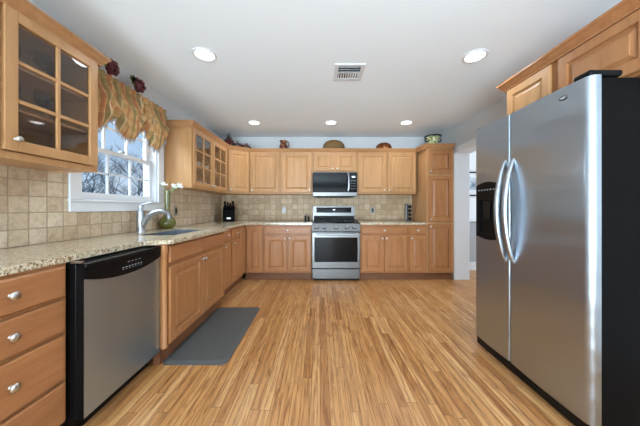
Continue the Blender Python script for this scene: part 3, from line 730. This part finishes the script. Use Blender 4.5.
# ------------------------------------------------------------------ fridge
t = thing('refrigerator', 'stainless side by side refrigerator with black sides and ice dispenser', 'refrigerator', (1.37, 1.19, 0))
FW = 0.895; FX = 1.31-1.37                                        # local: x into the depth, y along the width; front at x = FX
MB().box(0.0, 0.008, 0.03, 0.75, FW-0.008, 1.788, 0.006).build('body', M['fridge_side'], t)
MB().box(-0.045, 0.02, 0.015, -0.001, FW-0.005, 0.082, 0.008).build('base_grille', M['black'], t)
b = MB()
for yy in (0.06, FW-0.06):
    for xx in (0.08, 0.68): b.lathe([(0.02, 0), (0.02, 0.029)], 14, Matrix.Translation((xx, yy, 0)))
b.build('leveling_feet', M['black'], t)
def fdoor(ya, yb, ra, rb):
    """plan outline with rounded front corners, pulled up from 0.088 to 1.775"""
    p = []
    bow = lambda y: FX - 0.006*math.sin(PI*(y-ya)/(yb-ya))
    for i in range(9):
        a = PI/2*i/8; p.append((FX+ra-ra*math.sin(a), ya+ra-ra*math.cos(a)))
    for i in range(1, 16): yy = ya+ra+(yb-rb-ya-ra)*i/16; p.append((FX-0.006*math.sin(PI*i/16), yy))
    for i in range(9):
        a = PI/2*i/8; p.append((FX+rb-rb*math.cos(a), yb-rb+rb*math.sin(a)))
    p += [(-0.008, yb), (-0.008, ya)]
    b = MB(); b.prism(p, 0.088, 1.797); return b
GY = 1.70-1.19
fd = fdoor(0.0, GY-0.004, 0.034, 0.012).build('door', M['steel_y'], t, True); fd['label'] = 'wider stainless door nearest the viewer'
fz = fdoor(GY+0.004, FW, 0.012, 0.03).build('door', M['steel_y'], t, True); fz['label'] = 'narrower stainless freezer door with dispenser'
MB().box(-0.007, 0.012, 0.09, -0.001, FW-0.012, 1.785).build('gasket', M['gap'], t)
b = MB(); b.box(-0.05, 0.012, 1.7985, 0.12, 0.10, 1.832, 0.015, 4); b.build('hinge_cover', M['black'], t)
b = MB(); b.box(-0.045, FW-0.09, 1.7985, 0.09, FW-0.012, 1.812, 0.008); b.build('hinge_cover', M['black'], t)
def fhandle(y, par):
    P, Rr = [], []
    for i in range(25):
        u = i/24; z = 0.775+0.71*u; s = math.sin(PI*u)**0.75
        P.append((FX+0.004-0.066*s, y, z)); Rr.append(0.011+0.007*math.sin(PI*u)**0.5)
    MB().tube(P, Rr, 14).build('handle', M['handle'], par, True)
M['handle'] = newmat('satin_handle', rgb(168, 172, 178), 0.34, 1.0)
fhandle(GY+0.04, fz); fhandle(GY-0.035, fd)
MB().lathe([(0.024, 0), (0.024, 0.003), (0.021, 0.004), (0, 0.004)], 28, Matrix.Translation((FX-0.003, 0.13, 1.74)) @ Matrix.Rotation(-PI/2, 4, 'Y') @ Matrix.Diagonal((0.55, 1, 1, 1))).build('badge', M['steel_dark'], fd, True)
b = MB(); b.lathe([(0.012, 0), (0.012, 0.0012), (0, 0.0012)], 20, Matrix.Translation((FX-0.0072, 0.13, 1.74)) @ Matrix.Rotation(-PI/2, 4, 'Y') @ Matrix.Diagonal((0.4, 1.2, 1, 1))); b.build('badge_emblem', M['mark'], fd, True)
# dispenser: arched black plate with a niche
da, db_, dz0, dz1 = 0.593, 0.836, 0.922, 1.33
Tq = Matrix(((0, 0, -1, FX), (1, 0, 0, 0), (0, 1, 0, 0), (0, 0, 0, 1)))
def plate(y0, y1, z0, z1, arch, sag, n=14):
    top = [(y1+(y0-y1)*i/n, z1+arch*math.sin(PI*i/n)) for i in range(n+1)]
    bot = [(y0+(y1-y0)*i/n, z0-sag*math.sin(PI*i/n)) for i in range(n+1)]
    return bot+top
b = MB(); b.prism(plate(da, db_, dz0, dz1, 0.022, 0.018), -0.004, 0.011, Tq)
dp = b.build('dispenser', M['black'], fz)
b = MB(); zi = 1.215                                                 # raised surround: keypad field above, cheeks and drip tray around the niche
b.prism([(da, zi), (db_, zi)]+[(db_+(da-db_)*i/14, dz1+0.022*math.sin(PI*i/14)) for i in range(15)], 0.011, 0.024, Tq)
b.prism([(da, dz0), (da+0.035, dz0), (da+0.035, zi), (da, zi)], 0.011, 0.024, Tq); b.prism([(db_-0.035, dz0), (db_, dz0), (db_, zi), (db_-0.035, zi)], 0.011, 0.024, Tq)
b.prism([(da+0.035, dz0), (db_-0.035, dz0), (db_-0.035, dz0+0.03), (da+0.035, dz0+0.03)], 0.011, 0.022, Tq)
b.build('surround', M['black'], dp)
b = MB()
for i in range(6): b.prism([(da+0.03+i*0.034, 1.285), (da+0.045+i*0.034, 1.285), (da+0.045+i*0.034, 1.296), (da+0.03+i*0.034, 1.296)], 0.0245, 0.0252, Tq)
b.build('keypad_marks', M['grey_plastic'], dp)
b = MB(); b.prism([(da+0.09, 1.06), (db_-0.09, 1.06), (db_-0.075, 1.20), (da+0.075, 1.20)], 0.0112, 0.020, Tq); b.build('paddle', M['gloss_black'], dp)

# ------------------------------------------------------------------ floor mat
t = thing('floor_mat', 'dark grey cushioned kitchen mat on the floor before the sink', 'mat', (-0.93, 2.32, 0.0005))
b = MB(); n = 8; rr = 0.05; hx, hy = 0.245, 0.52
def rr_loop(d, z):
    p = []
    for cx, cy, a0 in ((hx-rr, hy-rr, 0), (-hx+rr, hy-rr, PI/2), (-hx+rr, -hy+rr, PI), (hx-rr, -hy+rr, 3*PI/2)):
        for i in range(n+1): a = a0+PI/2*i/n; p.append(b.bm.verts.new((cx+(rr-d)*math.cos(a), cy+(rr-d)*math.sin(a), z)))
    return p
lps = [rr_loop(0, 0), rr_loop(0, 0.004), rr_loop(0.032, 0.017), rr_loop(0.04, 0.018)]
b.bm.faces.new(lps[0][::-1]); b.bm.faces.new(lps[-1])
for a, c in zip(lps, lps[1:]):
    for i in range(len(a)): j = (i+1) % len(a); b.bm.faces.new((a[i], a[j], c[j], c[i]))
b.build('cushion', M['rubber'], t, True)

# ------------------------------------------------------------------ valance
t = thing('valance', 'gold and green plaid scalloped curtain valance over the window', 'curtain', (-1.76, 1.70, 2.16))
import bisect
pts_b = [(1.70, 1.90), (1.88, 1.765), (2.06, 1.895), (2.22, 1.765), (2.40, 1.905), (2.59, 1.76), (2.78, 1.93)]
def zbot(y):
    for (a, za), (c, zc_) in zip(pts_b, pts_b[1:]):
        if a <= y <= c:
            u = (y-a)/(c-a); dipping = zc_ < za
            k = math.sin(u*PI/2) if dipping else 1-math.cos(u*PI/2)
            return za+(zc_-za)*k
    return 1.9
NY, NZ = 220, 40
bm = bmesh.new(); uvl = bm.loops.layers.uv.new('UVMap'); grid = []; uvs = {}
for i in range(NY+1):
    y = 1.73+1.05*i/NY; col = []; zb = zbot(y)
    sw = (y-1.70)/0.36
    cent = 1.88+0.355*math.floor((y-1.705)/0.36)
    for j in range(NZ+1):
        v = j/NZ; z = 2.25-(2.25-zb)*v
        d = 2.25-z
        pleat = math.sin(y*2*PI/0.072+1.5*math.sin(y*9))
        header = pleat*(0.014 if d < 0.05 else 0.026*max(0.3, 1-v*0.8))
        pinch = -0.012*math.exp(-((d-0.055)/0.012)**2)
        body = max(0, min(1, (d-0.06)/0.16))
        du = y-cent
        fold = 0.022*math.sin(v*15+abs(du)*26)*min(1, abs(du)*8)*body          # swag folds sweeping from the ties
        puff = 0.055*body*(math.cos(du/0.36*PI)*0.7+0.4)*math.sin(PI*min(1, v*0.92))
        fall = 0.010*math.sin(y*2*PI/0.07+2*math.sin(y*5))*body
        x = 0.018+header+pinch+fold+puff+fall
        if y < 1.75: x *= (y-1.73)/0.02*0.8+0.2
        if y > 2.76: x *= (2.78-y)/0.02*0.9+0.1
        vt = bm.verts.new((x, y-1.70, z-2.16)); uvs[vt] = (y*1.3+0.25*du*v, z*1.1-abs(du)*0.35*body); col.append(vt)
    grid.append(col)
for i in range(NY):
    for j in range(NZ):
        f = bm.faces.new((grid[i][j], grid[i+1][j], grid[i+1][j+1], grid[i][j+1])); f.smooth = True
        for lp in f.loops: lp[uvl].uv = uvs[lp.vert]
edge = [grid[i][NZ].co.copy() for i in range(NY+1)]
me = bpy.data.meshes.new('fabric'); bm.to_mesh(me); bm.free(); me.materials.append(M['plaid'])
fo = bpy.data.objects.new('fabric', me); C.objects.link(fo); fo.parent = t
sm = fo.modifiers.new('thick', 'SOLIDIFY'); sm.thickness = 0.003
b = MB(); b.tube(edge, 0.007, 6)
for i in range(1, NY, 4):
    p = edge[i]; b.ball((p.x, p.y, p.z-0.012), 0.009, 1, (1, 1, 1.2)); b.ball((p.x, p.y, p.z-0.028), 0.0065, 1, (1, 1, 1.5))
b.build('bead_trim', M['bead'], t, True)
b = MB(); b.tube([(0.0, 0.034, 0.035), (0.0, 1.068, 0.035)], 0.008, 10); b.box(-0.069, 0.036, 0.02, 0.0, 0.052, 0.05); b.box(-0.069, 1.05, 0.02, 0.0, 1.066, 0.05); b.build('curtain_rod', M['steel_dark'], t, True)
def grapes(y, label):
    o = thing('grape_ornament', label, 'ornament', (-1.745, y, 2.247), 0, 'grape cluster ornaments on the valance')
    b = MB(); rnd = random.Random(int(y*100))
    for k in range(26):
        zz = rnd.uniform(0.012, 0.10); rr = 0.044*(1-abs(zz-0.055)/0.09)
        a = rnd.uniform(0, 2*PI); b.ball((0.02+rr*math.cos(a)*0.6, 0.012+rr*math.sin(a), zz), 0.0135, 2)
    b.ball((0.012, 0.01, 0.05), 0.036, 2, (0.7, 1, 1.2)); b.build('grapes', M['grape'], o, True)
    for a, zz in ((-0.5, 0.075), (0.3, 0.10), (-1.1, 0.035)):
        b = MB(); outline = [(0, 0), (0.02, -0.014), (0.034, -0.026), (0.042, -0.010), (0.062, -0.012), (0.056, 0.004), (0.07, 0.012), (0.046, 0.016), (0.034, 0.030), (0.020, 0.016)]
        b.prism([(p*1.1, q*1.2) for p, q in outline], -0.0015, 0.0015, Matrix.Translation((0.02, -0.015, zz)) @ Matrix.Rotation(-PI/2+a, 4, 'X') @ Matrix.Rotation(PI/2, 4, 'Y') @ Matrix.Rotation(0.4, 4, 'Z')); b.build('leaf', M['leaf'], o)
    o.scale = (1.2, 1.2, 1.2)
    return o
grapes(2.02, 'grape cluster ornament on the valance, half behind the glass cabinet crown')
grapes(2.33, 'grape cluster ornament standing on the middle of the valance')

# ------------------------------------------------------------------ counter things
t = thing('vase', 'round bellied olive green vase with a tall neck behind the sink', 'vase', (-1.725, 2.78, ZT1))
MB().lathe([(0.045, 0), (0.062, 0.008), (0.08, 0.035), (0.086, 0.06), (0.08, 0.09), (0.06, 0.118), (0.038, 0.14), (0.027, 0.165), (0.024, 0.22), (0.025, 0.30), (0.029, 0.40), (0.031, 0.425), (0.027, 0.425), (0.021, 0.30), (0.02, 0.2), (0.03, 0.14), (0.0, 0.1)], 32, cap=False).build('glazed_body', M['vase'], t, True)
def flower(bx, by, bz, tilt, label):
    o = thing('flower', label, 'flower', (-1.725, 2.78, ZT1), 0, 'white flowers in the olive vase')
    path = [(bx*u*u*u, by*u*u*u, 0.2+(bz-0.2)*u-0.03*max(0, u-0.85)) for u in [i/10 for i in range(11)]]
    path = [(p[0] if p[2] > 0.42 else max(-0.011, min(0.011, p[0])), p[1] if p[2] > 0.42 else max(-0.011, min(0.011, p[1])), p[2]) for p in path]
    MB().tube(path, 0.0035, 8).build('stem', M['stem'], o, True)
    b = MB(); tip = Vector(path[-1])
    for k in range(9):
        a = 2*PI*k/9
        Tm = Matrix.Translation(tip) @ Matrix.Rotation(tilt, 4, 'Y') @ Matrix.Rotation(a, 4, 'Z') @ Matrix.Rotation(-0.5-(0.35 if k % 2 else 0), 4, 'Y')
        q = bmesh.ops.create_icosphere(b.bm, subdivisions=2, radius=1)
        bmesh.ops.transform(b.bm, matrix=Tm @ Matrix.Translation((0.028, 0, 0)) @ Matrix.Diagonal((0.028, 0.014, 0.004, 1)), verts=q['verts'])
    b.build('bloom', M['petal'], o, True)
    MB().ball(tip, 0.011, 2).build('centre', M['stem'], o, True)
flower(-0.03, -0.02, 0.485, 0.3, 'white flower nearest the window in the olive vase')
flower(0.05, 0.03, 0.47, 0.7, 'white flower in the middle of the olive vase bunch')
flower(0.125, 0.0, 0.475, 0.9, 'white flower leaning farthest out over the counter from the vase')

t = thing('knife_block', 'black knife block full of knives in the counter corner', 'knife block', (-1.60, 4.33, ZT1), 0.3)
b = MB(); b.prism([(-0.12, 0), (0.10, 0), (0.10, 0.14), (0.03, 0.27), (-0.085, 0.2)], -0.095, 0.095, Matrix(((0, 0, 1, 0), (1, 0, 0, 0), (0, 1, 0, 0), (0, 0, 0, 1))))
b.build('block', M['fridge_side'], t)
for i, (x, l, r) in enumerate(((-0.065, 0.11, 0.015), (-0.022, 0.09, 0.013), (0.022, 0.075, 0.013), (0.066, 0.115, 0.016), (-0.045, 0.06, 0.012), (0.04, 0.06, 0.012))):
    yy, zz = (0.0, 0.252) if i < 4 else (-0.05, 0.222)
    MB().tube([(x, yy, zz-0.01), (x, yy-l*0.5, zz+l*0.85)], [r, r*1.15], 10).build('knife_handle', M['iron'], t, True)
b = MB(); b.box(-0.032, -0.002, 0, 0.032, 0.0, 0.024, mat=Matrix.Translation((0, -0.1135, 0.045)) @ Matrix.Rotation(-0.172, 4, 'X')); b.build('name_plate', M['nickel'], t)
for x, yq, hq, lab in ((-0.255, 4.33, 0.125, 'taller dark pepper grinder left of the range'), (-0.205, 4.36, 0.10, 'shorter dark shaker nearest the range')):
    t = thing('shaker', lab, 'shaker', (x, yq, ZT1), 0, 'dark shakers beside the range')
    MB().lathe([(0.022, 0), (0.022, 0.01), (0.017, hq*0.45), (0.021, hq*0.7), (0.021, hq*0.75), (0, hq*0.75)], 18).build('base', M['iron'], t, True)
    MB().lathe([(0.018, hq*0.755), (0.02, hq*0.82), (0.012, hq*0.95), (0, hq)], 18).build('top', M['chrome'], t, True)
t = thing('spice_rack', 'steel spice rack tower of black lidded jars beside the pantry', 'spice rack', (1.575, 4.40, ZT1))
b = MB(); b.lathe([(0.05, 0), (0.05, 0.008), (0, 0.008)], 24); b.box(-0.05, -0.03, 0.008, -0.008, 0.03, 0.30, 0.008); b.lathe([(0.052, 0.30), (0.052, 0.308), (0, 0.308)], 24); b.build('tower', M['steel'], t)
for i in range(4):
    z = 0.045+i*0.07; T = Matrix.Translation((0.022, 0.02, z)) @ Matrix.Rotation(PI/2, 4, 'X')
    j = MB().lathe([(0.025, 0), (0.025, 0.045), (0, 0.045)], 16, T).build('jar', M['grey_plastic'], t, True)
    MB().lathe([(0.027, 0.0455), (0.027, 0.062), (0, 0.062)], 16, T).build('lid', M['black'], j, True)

def outlet(name, label, cat, loc, rz, kind):
    t = thing(name, label, cat, loc, rz)
    MB().box(-0.037, -0.006, -0.06, 0.037, 0, 0.06, 0.003).build('cover_plate', M['plate'], t)
    if kind == 'switch': MB().box(-0.017, -0.010, -0.033, 0.017, -0.0062, 0.033, 0.002).build('rocker', M['iron'], t)
    else:
        for z in (-0.02, 0.02): MB().box(-0.016, -0.0085, z-0.014, 0.016, -0.0062, z+0.014, 0.002).build('socket', M['grey_plastic'], t)
outlet('light_switch', 'steel switch plate on the tile behind the olive vase', 'switch', (XL+0.0105, 3.10, 1.115), R, 'switch')
outlet('wall_outlet', 'steel outlet plate on the tile left of the range', 'outlet', (-0.665, YB-0.0105, 1.11), 0, 'outlet')
outlet('wall_outlet', 'steel outlet plate on the tile right of the range', 'outlet', (0.973, YB-0.0105, 1.11), 0, 'switch')

# ------------------------------------------------------------------ things on top of the wall cabinets
ZS = ZU1+0.001
t = thing('greenery_arrangement', 'dark greenery with red berries on top of the corner cabinet', 'decoration', (-1.53, 4.13, ZS), 0.5)
b = MB(); rnd = random.Random(3)
for k in range(420):
    a = rnd.uniform(0, 2*PI); x = rnd.uniform(-0.10, 0.10) if k < 260 else rnd.uniform(0.08, 0.36)
    hgt = 0.225*max(0.1, 1-abs(x)/0.11) if k < 260 else 0.075+0.03*math.sin(x*50)
    z = hgt*rnd.random(); q = Vector((x, 0.05*rnd.uniform(-1, 1)*(1-z/0.3), z+0.006))
    dv = Vector((math.cos(a)*0.022, math.sin(a)*0.022, 0.028)); b.tube([q, q+dv*0.5, q+dv], [0.004, 0.005, 0.001], 4)
b.box(-0.09, -0.04, 0, 0.34, 0.04, 0.012, 0.005)
b.build('greenery', M['green'], t)
b = MB()
for k in range(26): b.ball((rnd.uniform(-0.05, 0.07), rnd.uniform(-0.075, -0.045), rnd.uniform(0.03, 0.13)), 0.013, 2)
for k in range(12): b.ball((rnd.uniform(0.09, 0.34), rnd.uniform(-0.065, -0.04), rnd.uniform(0.03, 0.08)), 0.011, 2)
b.build('berries', M['red'], t, True)
t = thing('jug', 'brown glazed jug with handle standing on the wall cabinets', 'jug', (-0.645, 4.32, ZS))
MB().lathe([(0.05, 0), (0.062, 0.01), (0.07, 0.05), (0.066, 0.085), (0.05, 0.115), (0.05, 0.14), (0.068, 0.165), (0.062, 0.165), (0.044, 0.14), (0.044, 0.115), (0, 0.1)], 28, cap=False).build('pot', M['jug'], t, True)
MB().tube([(0.05, 0, 0.145), (0.085, 0, 0.15), (0.10, 0, 0.11), (0.088, 0, 0.065), (0.064, 0, 0.05)], 0.009, 10).build('handle', M['jug'], t, True)
t = thing('basket', 'oval brown woven basket on the cabinet above the microwave', 'basket', (0.245, 4.38, ZS))
MB().lathe([(0.13, 0), (0.165, 0.01), (0.18, 0.06), (0.168, 0.12), (0.13, 0.165), (0.07, 0.19), (0, 0.197)], 36, Matrix.Diagonal((1.08, 0.62, 1, 1))).build('weave', M['wicker'], t, True)
MB().tube([(0.18*math.cos(a)*1.06, 0.113*math.sin(a), 0.05) for a in [2*PI*i/36 for i in range(37)]], 0.009, 8).build('rim', M['wicker'], t, True)
MB().lathe([(0.018, 0), (0.018, 0.008), (0, 0.01)], 14, Matrix.Translation((0.0, -0.087, 0.145)) @ Matrix.Rotation(PI/2-0.5, 4, 'X')).build('medallion', M['copper'], t, True)
t = thing('copper_mold', 'fluted copper mold lying on the cabinet right of the microwave', 'mold', (1.13, 4.34, ZS))
b = MB(); prof = [(0.138, 0), (0.14, 0.03), (0.128, 0.07), (0.108, 0.105), (0.07, 0.132), (0.025, 0.138), (0, 0.136)]
b.lathe(prof, 64, Matrix.Diagonal((1, 0.75, 1, 1)))
for vtx in b.bm.verts:
    a = math.atan2(vtx.co.y/0.75, vtx.co.x); k = 1+0.07*math.cos(10*a)*(1 if 0.01 < vtx.co.z < 0.13 else 0); vtx.co.x *= k; vtx.co.y *= k
b.build('fluted_body', M['copper'], t, True)
MB().tube([(0.02*math.cos(a), -0.12+0.0*a, 0.06+0.02*math.sin(a)) for a in [2*PI*i/16 for i in range(17)]], 0.003, 6).build('hanging_ring', M['copper'], t, True)
t = thing('bowl', 'green and cream painted bowl with dark rim atop the pantry', 'bowl', (1.835, 4.0, ZS)); t.scale = (0.95, 0.95, 0.88)
MB().lathe([(0.052, 0), (0.056, 0.02), (0.07, 0.06), (0.095, 0.115), (0.115, 0.155), (0.107, 0.155), (0.088, 0.115), (0.06, 0.06), (0, 0.03)], 32, cap=False).build('painted_body', M['bowl'], t, True)
MB().lathe([(0.108, 0.153), (0.138, 0.162), (0.139, 0.178), (0.108, 0.168)], 32, cap=False).build('rim', M['bowl_dark'], t, True)
for s in (-1, 1): MB().tube([(s*0.10, 0, 0.13), (s*0.138, 0, 0.12), (s*0.132, 0, 0.08), (s*0.08, 0, 0.075)], 0.010, 10).build('handle', M['bowl_dark'], t, True)

# ------------------------------------------------------------------ glassware behind the glass doors
gl = tag(MB().lathe([(0.034, 0), (0.034, 0.003), (0.006, 0.007), (0.004, 0.07), (0.012, 0.082), (0.034, 0.11), (0.038, 0.14), (0.033, 0.175), (0.031, 0.175), (0.036, 0.14), (0.031, 0.11), (0.0, 0.085)], 24, cap=False).build('wine_glass', M['stemware'], None, True),
         'clear wine glass behind the glass doors left of the window', 'wine glass', 'wine glasses in the left glass cabinet')
def shelf_z(i): return ZU0+0.04+(ZU1-ZU0-0.08)*i/3+0.0085
spots = [(yy, i, dx) for i in (1, 2) for yy, dx in ((0.85, 0.0), (1.0, 0.05), (1.27, 0.0), (1.37, 0.06), (1.47, 0.0), (1.58, 0.05))]
for k, (yy, i, dx) in enumerate(spots):
    o = gl if k == 0 else gl.copy()
    if k: C.objects.link(o)
    o.location = (-1.66-dx, yy, shelf_z(i))
mug = thing('mug', 'pale mug behind the glass doors right of the window', 'mug', (0, 0, 0), 0, 'mugs in the far glass cabinet')
MB().lathe([(0.036, 0), (0.04, 0.006), (0.04, 0.095), (0.036, 0.095), (0.036, 0.01), (0, 0.008)], 22, cap=False).build('cup', M['white'], mug, True)
MB().tube([(0.038, 0, 0.08), (0.062, 0, 0.076), (0.066, 0, 0.05), (0.058, 0, 0.026), (0.038, 0, 0.02)], 0.006, 8).build('handle', M['white'], mug, True)
spots = [(3.08, 0, 0.0), (3.22, 0, 0.05), (3.36, 0, 0.0), (3.55, 0, 0.03), (3.70, 0, 0.0), (3.84, 0, 0.04), (3.1, 1, 0.03), (3.3, 1, 0.0), (3.6, 1, 0.02), (3.78, 1, 0.0)]
for k, (yy, i, dx) in enumerate(spots):
    o = mug if k == 0 else copy_tree(mug)
    o.location = (-1.65-dx, yy, shelf_z(i) if i else ZU0+0.0305); o.rotation_euler.z = -0.6+0.3*(k % 4)

# ------------------------------------------------------------------ outdoors, seen through the window
struct(MB().box(-30, -12, -0.6, XL-0.2, 40, -0.5).build('ground', M['lawn']))
def tree(x, y, h, seed, label, levels=6, spread=0.55, group='bare trees outside the window'):
    o = thing('bare_tree', label, 'tree', (x, y, -0.5), 0, group); rnd = random.Random(seed); tr = MB(); br = MB()
    def grow(p, d, ln, r, lv):
        q = p
        pts = [p]
        for i in range(3):
            d = (d+Vector((rnd.uniform(-1, 1), rnd.uniform(-1, 1), rnd.uniform(-0.4, 0.7)))*0.16).normalized(); q = q+d*ln/3; pts.append(q)
        (tr if lv == levels else br).tube(pts, [r, r*0.88, r*0.76, r*0.62], 6 if lv > 3 else 3)
        if lv == 0: return
        for i in range(3 if lv > 1 else 4):
            base = pts[rnd.choice((1, 2, 3)) if i else 3]
            a = rnd.uniform(0, 2*PI); nd = (d*0.75+Vector((math.cos(a), math.sin(a), rnd.uniform(-0.1, 0.5)))*rnd.uniform(0.5, 1)*spread*1.4).normalized()
            grow(base, nd, ln*rnd.uniform(0.58, 0.8), r*0.6, lv-1)
    grow(Vector((0, 0, 0)), Vector((0, 0, 1)), h*0.30, h*0.011, levels)
    tr.build('trunk', M['bark'], o, True); br.build('branches', M['bark'], o, True); return o
tree(-4.3, 5.2, 3.6, 1, 'bare branching tree close outside the kitchen window')
tree(-7.6, 6.2, 4.6, 2, 'bare branching tree behind the close one outside the window')
tree(-6.6, 9.6, 4.8, 5, 'bare tree farther out in the yard, seen through the window')
tree(-4.6, 2.6, 3.4, 8, 'low bare tree outside the left part of the window')
tree(-11.5, 11.0, 6.0, 11, 'tallest bare tree at the far side of the yard')
tree(-5.9, 7.4, 3.0, 21, 'low twiggy tree in the middle of the yard, seen low in the window')
tree(-6.2, 4.2, 2.8, 22, 'short twiggy tree just left of the yard middle, behind the lower panes')
tree(-8.2, 10.6, 4.0, 23, 'twiggy tree between the middle of the yard and its far edge')
def hedge(x, y, r, h, seed, label):
    o = thing('evergreen_bush', label, 'bush', (x, y, -0.5), 0, 'evergreen bushes at the edge of the yard'); rnd = random.Random(seed); b = MB()
    for k in range(1500):
        a = rnd.uniform(0, 2*PI); u = rnd.random()**0.7; z = h*u; q = r*(1-u**2*0.8)*math.sqrt(rnd.uniform(0.4, 1))
        p = Vector((q*math.cos(a), q*math.sin(a), z)); d = Vector((math.cos(a)+rnd.uniform(-.6, .6), math.sin(a)+rnd.uniform(-.6, .6), rnd.uniform(0, 1))).normalized()*0.16
        s = Vector((-d.y, d.x, rnd.uniform(-0.05, 0.05)))*0.28
        v = [b.bm.verts.new(p+s), b.bm.verts.new(p-s), b.bm.verts.new(p+d)]; b.bm.faces.new(v)
    b.build('foliage', M['hedge'], o); MB().lathe([(0.06, 0), (0.04, h*0.8), (0, h*0.8)], 8).build('stem', M['bark'], o); return o
hedge(-9.0, 14.0, 1.5, 2.6, 1, 'rounded evergreen bush at the far edge of the yard')
hedge(-14.5, 13.0, 1.4, 2.2, 2, 'lower evergreen bush beyond the bare trees')
